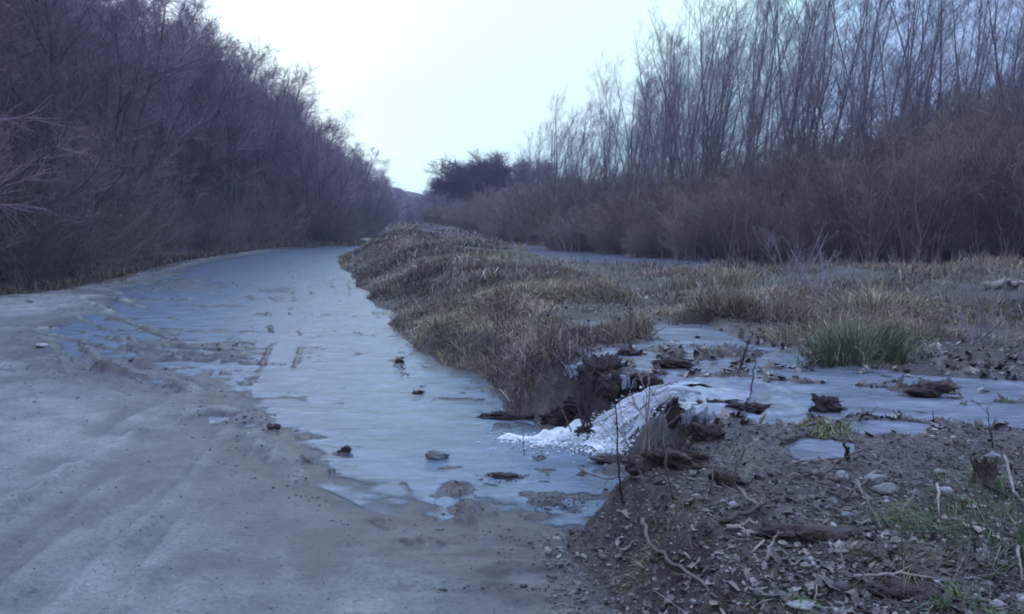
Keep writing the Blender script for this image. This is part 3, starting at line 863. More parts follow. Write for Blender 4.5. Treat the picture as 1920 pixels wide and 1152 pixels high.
# left wood: rows along the road edge, climbing the slope
G_LW = 'trees of the dense wood on the left slope'
Lx = Lpoly
seg = np.linalg.norm(np.diff(Lx, axis=0), axis=1); cum = np.concatenate([[0], np.cumsum(seg)])
def along(s):
    i = np.clip(np.searchsorted(cum, s) - 1, 0, len(seg) - 1)
    f = (s - cum[i]) / seg[i]
    p = Lx[i] * (1 - f) + Lx[i + 1] * f
    t = (Lx[i + 1] - Lx[i]) / seg[i]
    return p, np.array([-t[1], t[0]])      # normal pointing away from the road (left)
s0 = cum[2]
cnt = 0
rows = [(2.2, 2.6, 0), (4.3, 2.5, 1), (6.4, 2.6, 2), (8.8, 2.9, 2), (11.5, 3.3, 3), (15.5, 4.4, 4), (21, 6, 5)]
pts = []
for off, step, ri in rows:
    s = s0 - 3 + rng.uniform(0, 2)
    smax = cum[-1] - 70 if ri < 3 else cum[-1] - 150
    while s < smax:
        p, nrm = along(s)
        d = p[1]
        o = off + rng.uniform(-1, 1)
        q = p + nrm * o
        pts.append((q[0], q[1], ri))
        s += step * rng.uniform(.75, 1.3) * (1 + max(0, (d - 45) / 90))
zz = zt([p[0] for p in pts], [p[1] for p in pts])
for (x, y, ri), z in zip(pts, zz):
    if y < 6: continue
    u = uof(x, y)
    if u < -330 or u > 728 + rng.uniform(-6, 10): continue
    vt = np.interp(u, *SKY_L) + rng.uniform(-14, 42) * (1 if ri else 1.6) * (1 if y < 45 else .5)
    h = top_h(x, y, vt) - z
    h = float(np.clip(h, 3.5, (13 if y < 50 else 16) + rng.uniform(-1.5, 1.5)))
    if y < 22 and ri == 0: h = rng.uniform(4.5, 8)
    place_tree(PW[rng.integers(len(PW))], x, y, z, h, rng.uniform(0, 6.28),
               ['bare tree in the front row of the left wood, nearest the road', 'bare dark twiggy tree in the middle rows of the left wood', 'bare tree high on the left slope with its crown towards the sky'][min(ri, 3) if ri < 1 else (1 if ri < 3 else 2)], 'tree', G_LW + [' nearest the road', ' in its middle rows', ' along its top'][0 if ri < 1 else (1 if ri < 3 else 2)], 'bare_tree', rng.uniform(.95, 1.3))
    cnt += 1
print('left trees', cnt)
# shrubs along the left verge
G_LS = 'brown shrubs along the foot of the left wood'
pts = []
for off, step in ((.9, .95), (2.0, 1.3), (3.6, 2.2)):
    s = s0 - 2
    while s < cum[-1] - 200:
        p, nrm = along(s); q = p + nrm * (off + rng.uniform(-.35, .5)); pts.append((q[0], q[1], off))
        s += step * rng.uniform(.7, 1.4) * (1 + max(0, (p[1] - 25) / 40))
zz = zt([p[0] for p in pts], [p[1] for p in pts]); cnt = 0
for (x, y, off), z in zip(pts, zz):
    if y < 6 or uof(x, y) < -300 or uof(x, y) > 735: continue
    o = link('shrub', SH[rng.integers(6)]); cnt += 1
    k = rng.uniform(.45, .75) if off < 1 else rng.uniform(.7, 1.25)
    o.location = (x, y, z - .04); o.scale = (k * 1.15, k * 1.15, k); o.rotation_euler = (0, 0, rng.uniform(0, 6.28))
    tag(o, 'low brown shrub on the verge right beside the left road edge' if off < 1 else 'taller brown shrub under the front trees of the left wood', 'shrub', G_LS + (' on the verge' if off < 1 else ' under the trees'))
print('left shrubs', cnt)

# stand of tall thin trees right of the field
G_P = 'tall thin bare trees in the stand beyond the field'
SKY_R = ([940, 985, 1020, 1045, 1090, 1130, 1160, 1200, 1225, 1260, 1300, 1400, 1920, 2300], [310, 235, 225, 170, 215, 150, 140, 105, 70, 50, -10, -45, -70, -70])
cnt = 0; pts = []
def front(u): return float(np.interp(u, [900, 960, 1100, 1300, 1500, 1700, 1950, 2300], [46, 34, 27, 22.5, 20.5, 19.5, 18.5, 18]))
for k in range(205):
    u = 975 + (2230 - 975) * ((k + rng.uniform(0, 1)) / 160) if k < 160 else rng.uniform(975, 1320)
    dep = front(u) + abs(rng.normal(0, 1)) * 7.5 + .5
    x = (u - 960) / FPX * dep
    pts.append((x, dep * 1.0, u))
zz = zt([p[0] for p in pts], [p[1] for p in pts])
for (x, y, u), z in zip(pts, zz):
    vt = np.interp(u, *SKY_R) + abs(rng.normal(0, 1)) * (45 if u < 1350 else 60) - (0 if u < 1350 else rng.uniform(0, 130))
    h = float(np.clip(top_h(x, y, vt) - z, 3.5, 12))
    zone = 0 if u < 1290 else (1 if u < 1620 else 2)
    lab = ['shorter thin bare tree in the left part of the stand beside the open sky', 'tall thin bare tree with upswept twigs in the middle of the stand', 'tall thin bare tree at the right of the stand before the dark hill'][zone]
    place_tree(PP[rng.integers(len(PP))], x, y, z, h, rng.uniform(-.9, .9), lab, 'tree', G_P + [' beside the open sky', ' in its middle', ' before the hill'][zone], 'slender_tree', rng.uniform(1.1, 1.5), rng.uniform(-.02, .10))
    cnt += 1
for u, vt, dep, lab in [(1042, 172, 33, 'wispy pale bare tree standing clear above the left end of the stand'), (1150, 135, 31, 'thin pale bare tree with a pointed top left of the tallest trees'),
                        (1232, 70, 29, 'tall straight bare tree at the left edge of the tallest trees'), (1312, -20, 27, 'tallest bare tree rising out of the picture beside the open sky')]:
    x = (u - 960) / FPX * dep; z = float(zt([x], [dep])[0])
    place_tree(PP[{1042: 0, 1150: 3, 1232: 5, 1312: 7}[u]], x, dep, z, top_h(x, dep, vt) - z, .3, lab, 'tree', None, 'slender_tree', 1.1, .02)
# thicket under the stand
G_T = 'bare shrubs of the thicket beyond the field'
cnt2 = 0; pts = []
for k in range(250):
    u = 800 + (2250 - 800) * ((k + rng.uniform(0, 1)) / 250)
    dep = front(u) - 1.0 + (k % 4) * 1.5 + rng.uniform(-.5, 1.5)
    pts.append(((u - 960) / FPX * dep, dep, u, k % 4))
zz = zt([p[0] for p in pts], [p[1] for p in pts])
for (x, y, u, ri), z in zip(pts, zz):
    o = link('thicket_shrub', SU[rng.integers(6)]); cnt2 += 1
    vt = np.interp(u, [800, 960, 1100, 1200, 1300, 1450, 1600, 1700, 1800, 1920, 2300], [375, 335, 320, 312, 305, 268, 240, 215, 190, 170, 140]) + [95, 60, 30, 15][ri] * rng.uniform(.6, 1.5)
    k = float(np.clip((top_h(x, y, vt) - z) / 2.9, .3, 1.35 + .2 * rng.uniform()))
    o.location = (x, y, z - .05); kx = .35 + .65 * k; o.scale = (kx * 1.1, kx * 1.1, k); o.rotation_euler = (0, 0, rng.uniform(0, 6.28))
    tag(o, ['low bare shrub in the front edge of the thicket beyond the field', 'taller bare grey brown shrub inside the thicket below the thin trees'][min(ri, 1)], 'shrub', G_T + [' along its front', ' inside'][min(ri, 1)])
print('poplars', cnt, 'thicket', cnt2)
# wood on the hill behind the stand
SKY_H = ([900, 960, 1100, 1200, 1300, 1450, 1600, 1700, 1800, 1920, 2300], [315, 310, 312, 310, 305, 262, 235, 210, 180, 158, 110])
pts = []
for k in range(230):
    u = 930 + (2200 - 930) * ((k + rng.uniform(0, 1)) / 230)
    dep = front(u) + 5 + (k % 6) * 5 + rng.uniform(-2, 2)
    pts.append(((u - 960) / FPX * dep, dep, u))
zz = zt([p[0] for p in pts], [p[1] for p in pts])
for (x, y, u), z in zip(pts, zz):
    vt = np.interp(u, *SKY_H) + rng.uniform(0, 45) + (k % 3) * 25
    h = float(np.clip(top_h(x, y, vt) - z, 2.5, 16))
    place_tree(PR[rng.integers(len(PR))], x, y, z, h, rng.uniform(0, 6.28), 'bare bushy tree of the wood on the hill behind the thin trees', 'tree',
               'trees of the wood on the right hill', 'hill_tree', rng.uniform(1.2, 1.8))
# dark round trees at the end of the field and small far ones down the road
for u, vt, dep, w, lab in [(850, 292, 62, 1.5, 'dark round topped tree leftmost of the dark clump beyond the bank'), (905, 282, 60, 1.5, 'dark full crowned tree in the middle of the dark clump beyond the bank'),
                           (948, 290, 58, 1.4, 'dark tree at the right side of the dark clump by the thin trees'), (1000, 290, 55, 1.4, 'dark tree half hidden behind the left end of the thin trees'),
                           (826, 325, 66, 1.4, 'lower dark tree with ragged top on the left flank of the dark clump'), (878, 300, 66, 1.5, 'dark tree filling the gap at the back of the dark clump'),
                           (925, 300, 65, 1.5, 'dark tree behind the right half of the dark clump'), (975, 300, 62, 1.5, 'dark tree between the dark clump and the thin trees')]:
    x = (u - 960) / FPX * dep; z = float(zt([x], [dep])[0])
    place_tree(PD[int(u) % 3], x, dep, z, top_h(x, dep, vt) - z, u, lab, 'tree', None, 'dark_tree', w)
pts = []
for k in range(64):
    u = 728 + 115 * (k + rng.uniform(0, 1)) / 64
    dep = rng.uniform(62, 120); pts.append(((u - 960) / FPX * dep, dep, u))
for k in range(26):
    u = 800 + 190 * (k + rng.uniform(0, 1)) / 26
    dep = rng.uniform(46, 58); pts.append(((u - 960) / FPX * dep, dep, u))
zz = zt([p[0] for p in pts], [p[1] for p in pts])
for (x, y, u), z in zip(pts, zz):
    vt = np.interp(u, [720, 745, 775, 800, 815, 900, 1000], [384, 386, 374, 350, 345, 400, 345]) + rng.uniform(0, 16)
    h = max(1.5, top_h(x, y, vt) - z)
    far = y > 75
    place_tree(PR[rng.integers(len(PR))], x, y, z, h, rng.uniform(0, 6.28),
               'small distant bare tree closing the view where the road ends' if far else 'low bare tree in the belt below the dark clump', 'tree',
               'distant trees at the end of the road' if far else 'low trees below the dark clump', 'distant_tree' if far else 'low_tree', 1.5)


# ------------------------------------------------------------------ grass
def blades(x, y, z, L, W, col, lean=.45, rg=rng, tipc=1.25, ang=None):
    n = len(x)
    a = rg.uniform(0, 2 * math.pi, n) if ang is None else ang + rg.normal(0, .5, n); ln = np.abs(rg.normal(0, lean, n))
    dirx, diry = np.cos(a), np.sin(a)
    wa = rg.uniform(0, math.pi, n); wx, wy = np.cos(wa) * W / 2, np.sin(wa) * W / 2
    V = np.empty((n, 5, 3))
    base = np.stack([x, y, z - .01], 1)
    mid = base + np.stack([dirx * L * ln * .35, diry * L * ln * .35, L * .55], 1)
    tip = base + np.stack([dirx * L * ln, diry * L * ln, L * np.clip(1 - .35 * ln, .15, 1)], 1)
    w = np.stack([wx, wy, 0 * wx], 1)
    V[:, 0] = base - w; V[:, 1] = base + w; V[:, 2] = mid + w * .75; V[:, 3] = mid - w * .75; V[:, 4] = tip
    k = np.arange(n)[:, None] * 5
    F4 = k + np.array([[0, 1, 2, 3]]); F3 = k + np.array([[3, 2, 4]])
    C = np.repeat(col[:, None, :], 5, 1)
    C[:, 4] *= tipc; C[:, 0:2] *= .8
    return V.reshape(-1, 3), F4, F3, C.reshape(-1, 3)


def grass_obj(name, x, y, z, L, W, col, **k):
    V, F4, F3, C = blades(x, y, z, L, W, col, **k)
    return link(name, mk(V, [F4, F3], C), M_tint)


STRAW, BROWN, OLIVE, GREEN = np.array([.44, .37, .25]), np.array([.18, .13, .10]), np.array([.185, .185, .10]), np.array([.075, .13, .060])
# bank and field: sample evenly over the picture-ward depth
n = 420000
yy = 6.5 * (46 / 6.5) ** rng.uniform(0, 1, n)
xx = yy * np.tan(np.radians(rng.uniform(-15, 40, n)))
z_, m_ = terrain(xx, yy)
patch_n = fbm(xx, yy, .9, 4, 91); patch2 = fbm(xx, yy, .45, 3, 97)
dens = np.clip(.55 + patch_n * 2.2, .04, 1) * np.clip((m_['pool'] < -.10) * 1.0 + .0, 0, 1)
dens *= np.where((yy < 7.6) & (m_['dE'] > 1.4), .12, 1)
dens *= 1 - .45 * np.clip(m_['gm'] * 1.5, 0, 1)
frontd = np.interp(uof(xx, yy), [900, 960, 1100, 1300, 1500, 1700, 1950, 2300], [46, 34, 27, 22.5, 20.5, 19.5, 18.5, 18])
dens *= np.where(yy > frontd + 1, .1, 1)
dens *= np.where((uof(xx, yy) > 960) & (uof(xx, yy) < 1340) & (yy > 16) & (yy < 26), .12, 1)
bw = sstep((uof(xx, yy) - 1400) / 150) * sstep((12 - yy) / 4)      # barer ground at the right
dens *= 1 - .5 * bw
ok = m_['right'] & (m_['dE'] > .06) & (rng.uniform(0, 1, n) < dens)
xx, yy, z_, pn, p2 = xx[ok], yy[ok], z_[ok], patch_n[ok], patch2[ok]
dE = m_['dE'][ok]
n = len(xx)
f = np.clip(.5 + p2 * 1.3 + rng.normal(0, .28, n), 0, 1)[:, None]
g = np.clip(.35 + fbm(xx, yy, .7, 3, 101) * 1.6 + rng.normal(0, .2, n), 0, 1)[:, None]
col = (BROWN * (1 - f) + STRAW * .78 * f) * (1 - g * .38) + OLIVE * g * .38
col *= rng.uniform(.6, 1.35, (n, 1)) * np.clip(.9 + 1.3 * fbm(xx, yy, .55, 4, 131), .45, 1.5)[:, None]
pale = rng.uniform(0, 1, n) < .03
col[pale] = (.5, .47, .42)
Ls = rng.uniform(.03, .13, n) * (1 + 2.2 * np.clip(pn, -.45, 1)) * np.interp(dE, [0, .3, 1.2], [.55, .9, 1.1])
Ls[pale] *= 1.5
Ws = np.clip(.0009 * yy, .004, .03) * rng.uniform(.6, 1.3, n)
near_bank = dE < 4
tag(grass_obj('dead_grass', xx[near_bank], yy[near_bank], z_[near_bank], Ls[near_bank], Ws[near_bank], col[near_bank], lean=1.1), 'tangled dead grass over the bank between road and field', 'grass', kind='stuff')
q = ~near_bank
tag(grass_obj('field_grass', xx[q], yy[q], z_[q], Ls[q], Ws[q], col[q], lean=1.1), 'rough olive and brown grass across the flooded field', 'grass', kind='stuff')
# extra cover on the road side of the bank
n = 110000
sE = rng.uniform(0, 1, n); yy = 6.6 * (40 / 6.6) ** sE
i0 = np.argsort(Epoly[:32, 1]); xx = np.interp(yy, Epoly[12:34, 1][np.argsort(Epoly[12:34, 1])], Epoly[12:34, 0][np.argsort(Epoly[12:34, 1])]) + rng.uniform(-.8, 2.8, n)
z_, m_ = terrain(xx, yy)
pn = fbm(xx, yy, 1.3, 4, 191)
ok = m_['right'] & (m_['dE'] > .02) & (m_['pool'] < -.1) & (rng.uniform(0, 1, n) < np.clip(.6 + pn * 2.0, .08, 1)) & ~((yy < 7.2) & (xx > .9))
xx, yy, z_, pn = xx[ok], yy[ok], z_[ok], pn[ok]; n = len(xx)
f = np.clip(.45 + fbm(xx, yy, .8, 3, 197) * 1.6 + rng.normal(0, .25, n), 0, 1)[:, None]
g = np.clip(.4 + fbm(xx, yy, 1.1, 3, 199) * 1.6, 0, 1)[:, None]
col = ((BROWN * (1 - f) + STRAW * .75 * f) * (1 - g * .5) + OLIVE * g * .5) * rng.uniform(.55, 1.3, (n, 1))
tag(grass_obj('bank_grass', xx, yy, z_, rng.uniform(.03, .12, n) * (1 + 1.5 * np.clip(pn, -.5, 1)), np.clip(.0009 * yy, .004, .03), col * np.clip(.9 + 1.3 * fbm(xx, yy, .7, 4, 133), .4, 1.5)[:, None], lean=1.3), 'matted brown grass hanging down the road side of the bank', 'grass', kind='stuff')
# dry weeds: thin branching stems over bank and field
n = 5200
yy = 6.6 * (24 / 6.6) ** rng.uniform(0, 1, n); xx = yy * np.tan(np.radians(rng.uniform(-13, 38, n)))
z_, m_ = terrain(xx, yy)
ok = m_['right'] & (m_['dE'] > .1) & (m_['pool'] < -.05) & (rng.uniform(0, 1, n) < np.clip(.4 + 1.8 * fbm(xx, yy, .8, 3, 301), .05, 1))
xx, yy, z_ = xx[ok], yy[ok], z_[ok]; n = len(xx)
D0 = np.stack([rng.normal(.15, .5, n), rng.normal(0, .5, n), np.ones(n)], 1); D0 /= np.linalg.norm(D0, axis=1, keepdims=True)
P = walk(np.stack([xx, yy, z_ - .01], 1), D0, np.clip(rng.lognormal(-1.6, .45, n), .08, .55), 5, .14, np.array([.03, 0, 0]), rng)
R = (np.clip(.00022 * yy, .0013, .005)[:, None] * np.linspace(1, .5, 5)[None])
P1, R1, L1 = offshoot(P, R, 4, .2, .95, 40, 12, lambda t, p: np.linalg.norm(P[p, -1] - P[p, 0], axis=1) * .45, 4, .14, np.array([0, 0, .03]), .7, .001, rng)
f = rng.uniform(0, 1, (n, 1)) ** 2
c3 = np.array([.12, .085, .07]) * (1 - f) + np.array([.42, .36, .31]) * f
Va, Fa = tubes(P, R, 3); Vb, Fb = tubes(P1, R1, 3)
tag(link('dry_weeds', mk(np.concatenate([Va, Vb]), [Fa, Fb + len(Va)], np.concatenate([np.repeat(c3, 15, 0), np.repeat(np.repeat(c3, 4, 0), 12, 0)])), M_litter), 'thin dry weed stems tangled over the bank and the field', 'weeds', kind='stuff')
# left verge
n = 26000
s = rng.uniform(s0 - 2, cum[-1] - 230, n); pq = [along(a) for a in s]
p = np.array([a[0] for a in pq]); nr_ = np.array([a[1] for a in pq])
o = rng.uniform(0, 1, n) ** 1.5 * 3 + .02
x, y = p[:, 0] + nr_[:, 0] * o, p[:, 1] + nr_[:, 1] * o
z = zt(x, y); f = rng.uniform(0, 1, (n, 1))
col = (BROWN * .8 * (1 - f) + OLIVE * .8 * f) * rng.uniform(.6, 1.3, (n, 1))
tag(grass_obj('verge_grass', x, y, z, rng.uniform(.06, .3, n), np.clip(.0016 * y, .01, .05), col, lean=.7), 'short brown grass along the left edge of the road', 'grass', kind='stuff')


def tuft(u, v, zz, rad_, n, L, cols, label, name='grass_tuft', cat='grass tuft', lean=.45, W=.009):
    c = hit(u, v); z0 = c[2]
    r = rad_ * np.sqrt(rng.uniform(0, 1, n)); a = rng.uniform(0, 6.28, n)
    a = a + .6 * np.sin(a * 3 + rad_ * 40)      # uneven clumps
    r = r * (1 + .35 * np.sin(a * 4 + u))
    dx, dy = r * np.cos(a), r * np.sin(a) * .7
    f = rng.uniform(0, 1, n)[:, None]
    col = (cols[0] * (1 - f) + cols[1] * f) * rng.uniform(.6, 1.35, (n, 1))
    dz = zt(c[0] + dx, c[1] + dy) - z0
    V, F4, F3, C = blades(dx, dy, dz, rng.uniform(.3, 1, n) * L * (1.1 - .5 * r / rad_), np.full(n, W), col, lean=lean * 1.6, ang=a)
    o = link(name, mk(V, [F4, F3], C), M_tint); o.location = (c[0], c[1], z0)
    return tag(o, label, cat)


tuft(1608, 672, .42, .42, 1100, .50, (GREEN * .8, OLIVE), 'large dark green rush tuft at the edge of the field water', 'rush_tuft', 'rush', lean=.55, W=.006)
tuft(1640, 590, .42, .6, 1000, .50, (STRAW, OLIVE), 'straw coloured grass tuft behind the green rush tuft', lean=.6)
tuft(1440, 600, .42, .80, 1500, .34, (OLIVE * .55, BROWN * .8), 'dark olive tuft on the far shore of the field water', lean=.75, W=.006)
tuft(1370, 590, .42, .5, 700, .40, (OLIVE * .6, BROWN), 'smaller dark tuft left of the dark olive tuft', lean=.5)
tuft(1345, 540, .42, .8, 800, .40, (STRAW * .8, OLIVE), 'pale dry grass tuft near the thicket in the middle of the field', lean=.5)
tuft(1560, 640, .42, .35, 420, .34, (OLIVE, STRAW * .7), 'olive grass tuft leaning over the water left of the rushes', lean=.7)
tuft(1700, 640, .42, .4, 500, .30, (OLIVE * .8, BROWN), 'brownish green tuft right of the rushes', lean=.7)
tuft(985, 560, .42, .8, 900, .38, (STRAW * .9, OLIVE), 'pale tussock on the top of the bank', lean=.7)
tuft(1560, 800, .42, .24, 900, .07, (OLIVE * 1.2, np.array([.2, .21, .08])), 'low yellow green grass patch at the near shore of the field water', lean=.9, W=.006)
tuft(1905, 770, .42, .26, 900, .06, (OLIVE, GREEN), 'green grass spit reaching into the water at the right', lean=.9, W=.006)
tuft(1895, 1015, .33, .36, 900, .20, (GREEN * 1.2, OLIVE * .8), 'green grass clump by the torn stump', lean=.9, W=.004)
tuft(1885, 940, .36, .28, 520, .16, (GREEN * 1.1, OLIVE * .8), 'thin green grass behind the torn stump', lean=.9, W=.004)
tuft(1800, 1140, .28, .13, 160, .09, (GREEN * 1.5, np.array([.16, .24, .08])), 'bright green sprouting grass at the bottom edge', lean=.7, W=.004)
tuft(1465, 1142, .28, .11, 130, .08, (GREEN * 1.5, np.array([.16, .24, .08])), 'small bright green sprout by the pale leaves at the bottom', lean=.7, W=.004)
tuft(1690, 1060, .30, .2, 420, .10, (OLIVE * .8, BROWN), 'sparse olive grass in the leaf litter', lean=.9, W=.0035)
tuft(1250, 1010, .26, .15, 360, .08, (OLIVE * .9, STRAW * .8), 'short dry grass at the edge of the road beside the curved stick', lean=.9, W=.0035)
tuft(1345, 668, .43, .14, 260, .08, (OLIVE, BROWN), 'small grassy islet in the field water', lean=.8, W=.006)

# ------------------------------------------------------------------ litter: leaves, crumbs
def scatter(n, u0, u1, v0, v1, cond, zg=.33):
    u = rng.uniform(u0, u1, n); v = rng.uniform(v0, v1, n)
    x, y, zz_ = (u - 960) / FPX, 1.0, -(v - 576) / FPX
    wy = CP + zz_ * SP; wz_ = -SP + zz_ * CP
    t = (zg - CAM_H) / wz_
    X, Y = x * t, wy * t
    Z, m = terrain(X, Y)
    ok = cond(X, Y, Z, m)
    return X[ok], Y[ok], Z[ok], {k: a[ok] for k, a in m.items()}


def leaf_mesh(X, Y, Z, S, col, tilt=.6):
    n = len(X)
    a = rng.uniform(0, 6.28, n); tx, ty = rng.normal(0, tilt, n), rng.normal(0, tilt, n)
    asp = rng.uniform(.35, .8, n)
    loc = np.array([[-1, -.3, 0], [-.3, -1, .25], [.6, -.8, 0], [1.1, .1, .3], [.4, .9, 0], [-.6, .8, .2]])
    P = np.repeat(loc[None], n, 0) * S[:, None, None] + rng.normal(0, .2, (n, 6, 3)) * S[:, None, None]
    P[..., 1] *= asp[:, None]
    ca, sa = np.cos(a)[:, None], np.sin(a)[:, None]
    x, y = P[..., 0] * ca - P[..., 1] * sa, P[..., 0] * sa + P[..., 1] * ca
    z = P[..., 2] * .8 + x * tx[:, None] + y * ty[:, None]
    V = np.stack([x + X[:, None], y + Y[:, None], z + Z[:, None] + S[:, None] * .35], -1).reshape(-1, 3)
    F = np.arange(n * 6).reshape(n, 6)
    return mk(V, [F[:, [0, 1, 2, 5]], F[:, [5, 2, 3, 4]]], np.repeat(col, 6, 0))


land = lambda X, Y, Z, m: (m['right'] | ((m['sdR'] < np.abs(rng.normal(0, .22, len(X)))) & (Y < 5.6) & (m['dE'] < m['dL']))) & (m['pool'] < .02) & (Z > .005)
X, Y, Z, m = scatter(20000, 1020, 2250, 770, 1300, lambda X, Y, Z, m: land(X, Y, Z, m) & (Y > 1.2))
n = len(X); f = rng.uniform(0, 1, (n, 1)) ** 2.2
pt = np.clip(.5 + fbm(X, Y, 1.4, 3, 5)[:, None] * 1.8, 0, 1)
col = np.array([.045, .032, .026]) * (1 - f) + np.array([.34, .29, .25]) * f * (.35 + .9 * pt)
tag(link('leaf_litter', leaf_mesh(X, Y, Z, np.clip(rng.lognormal(-5.0, .5, n), .003, .032), col, .35), M_litter), 'dead leaves strewn over the muddy ground at the lower right', 'leaf litter', kind='stuff')
X, Y, Z, m = scatter(7000, 1000, 2100, 480, 800, lambda X, Y, Z, m: m['right'] & (Z > ZW - .01) & (m['pool'] > -1.8), .42)
n = len(X); f = rng.uniform(0, 1, (n, 1)) ** 3
col = np.array([.04, .028, .024]) * (1 - f) + np.array([.35, .30, .27]) * f
tag(link('drift_litter', leaf_mesh(X, Y, Z, rng.uniform(.010, .035, n), col), M_litter), 'dark leaf and twig debris washed up around the field water', 'debris', kind='stuff')


X, Y, Z, m = scatter(2600, 1020, 2250, 770, 1300, lambda X, Y, Z, m: land(X, Y, Z, m) & (Y > 1.2))
n = len(X); a = rng.uniform(0, 6.28, n)
P = walk(np.stack([X, Y, Z + .006], 1), np.stack([np.cos(a), np.sin(a), rng.normal(.03, .12, n)], 1), np.clip(rng.lognormal(-2.7, .6, n), .02, .3), 5, .14, np.array([0, 0, -.01]), rng)
V, F = tubes(P, (rng.uniform(.0008, .0022, n)[:, None] * np.linspace(1, .5, 5)[None]), 3)
f = rng.uniform(0, 1, (n, 1)) ** 1.6
c3 = np.array([.05, .036, .03]) * (1 - f) + np.array([.34, .29, .26]) * f
tag(link('twig_litter', mk(V, [F], np.repeat(c3, 15, 0)), M_litter), 'fine broken twigs tangled through the litter at the lower right', 'twig litter', kind='stuff')


X, Y, Z, m = scatter(300, 1270, 1680, 1030, 1180, land, .28)
n = len(X); f = rng.uniform(.3, 1, (n, 1))
tag(link('pale_leaves', leaf_mesh(X, Y, Z, np.clip(rng.lognormal(-4.2, .35, n), .006, .03), np.array([.30, .25, .215]) * f, .4), M_litter), 'drift of pale tan leaves near the bottom edge', 'leaf litter', kind='stuff')


# small stones and crumbs of earth
ico_v, ico_f = None, None
def ico():
    global ico_v, ico_f
    if ico_v is None:
        import bmesh
        b = bmesh.new(); bmesh.ops.create_icosphere(b, subdivisions=1, radius=1)
        ico_v = np.array([v.co[:] for v in b.verts]); ico_f = np.array([[v.index for v in f.verts] for f in b.faces]); b.free()
    return ico_v, ico_f


def pebbles(X, Y, Z, S, col):
    v, f = ico(); n = len(X)
    sc = rng.uniform(.5, 1.2, (n, 1, 3)) * S[:, None, None]
    sc[..., 2] *= .6
    P = v[None] * sc * (1 + rng.normal(0, .18, (n, len(v), 1)))
    a = rng.uniform(0, 6.28, n)[:, None]
    x, y = P[..., 0] * np.cos(a) - P[..., 1] * np.sin(a), P[..., 0] * np.sin(a) + P[..., 1] * np.cos(a)
    V = np.stack([x + X[:, None], y + Y[:, None], P[..., 2] + Z[:, None]], -1).reshape(-1, 3)
    F = (np.arange(n)[:, None, None] * len(v) + f[None]).reshape(-1, 3)
    return mk(V, [F], np.repeat(col, len(v), 0))


S_f = np.clip(rng.lognormal(-5.4, .5, len(FROTH)), .002, .012)
link('froth', pebbles(FROTH[:, 0], FROTH[:, 1], FROTH[:, 2], S_f, np.ones((len(FROTH), 3))), M_foam, wf)
X, Y, Z, m = scatter(16000, 1020, 2250, 760, 1300, lambda X, Y, Z, m: land(X, Y, Z, m) & (Y > 1.2))
n = len(X); f = rng.uniform(0, 1, (n, 1)) ** 4
col = np.array([.04, .031, .027]) * (1 - f) + np.array([.30, .29, .28]) * f
tag(link('soil_crumbs', pebbles(X, Y, Z, np.clip(rng.lognormal(-5.2, .6, n), .002, .03), col), M_litter), 'crumbs of wet earth and grit over the lower right ground', 'soil', kind='stuff')
X, Y, Z, m = scatter(9000, -250, 1150, 560, 1300, lambda X, Y, Z, m: (m['sdR'] > 0) & (Z > .012) & (Y > 1.2), 0.02)
n = len(X); f = rng.uniform(0, 1, (n, 1)) ** 3
col = np.array([.07, .065, .06]) * (1 - f) + np.array([.33, .34, .33]) * f
tag(link('road_grit', pebbles(X, Y, Z, np.clip(rng.lognormal(-5.6, .5, n), .0015, .014) * np.clip(Y / 5, .6, 2), col), M_litter), 'fine grit lying on the drier road mud', 'grit', kind='stuff')
X, Y, Z, m = scatter(2600, 60, 1300, 500, 1100, lambda X, Y, Z, m: (m['sdR'] > -.1) & (Z > .004) & (m['sw'] > -.35) & (Z < .3), 0.02)
n = len(X)
tag(link('mud_crumbs', pebbles(X, Y, Z, rng.uniform(.006, .022, n) * np.clip(Y / 8, .6, 1.6), np.array([.05, .042, .038]) * rng.uniform(.6, 1.6, (n, 1))), M_litter), 'dark crumbs of mud standing out of the flood water on the road', 'mud', kind='stuff')


cu = np.array([(470, 782, 45, 8), (512, 800, 25, 9), (600, 822, 16, 4), (645, 850, 14, 6), (665, 860, 18, 4), (575, 866, 14, 5), (625, 885, 14, 6), (750, 680, 12, 14), (760, 702, 14, 5), (785, 737, 7, 4), (520, 682, 14, 2), (930, 890, 50, 8),
               (1000, 886, 60, 6), (1035, 935, 34, 14), (1090, 935, 34, 12), (1070, 958, 50, 10), (870, 958, 50, 14), (850, 915, 30, 14), (960, 900, 30, 6), (880, 750, 60, 5), (990, 790, 50, 10), (960, 1010, 90, 8), (1000, 1060, 110, 14), (930, 1110, 120, 10),
               (330, 655, 130, 18), (250, 700, 110, 16), (1010, 850, 14, 8), (440, 650, 50, 16), (300, 540, 70, 10)])
pk = rng.integers(0, len(cu), 1900); uv = cu[pk, :2] + rng.normal(0, .6, (1900, 2)) * cu[pk, 2:]
cc = np.array([G(a, b, .01) for a, b in uv]); zc_ = np.maximum(zt(cc[:, 0], cc[:, 1]), -.004); n = len(cc)
tag(link('churned_mud', pebbles(cc[:, 0], cc[:, 1], zc_, np.clip(rng.lognormal(-4.9, .5, n), .003, .022) * np.clip(cc[:, 1] / 8, .6, 1.6), np.array([.042, .034, .032]) * rng.uniform(.6, 1.7, (n, 1))), M_litter), 'dark churned mud in lumps along the shore of the flood water', 'mud', kind='stuff')


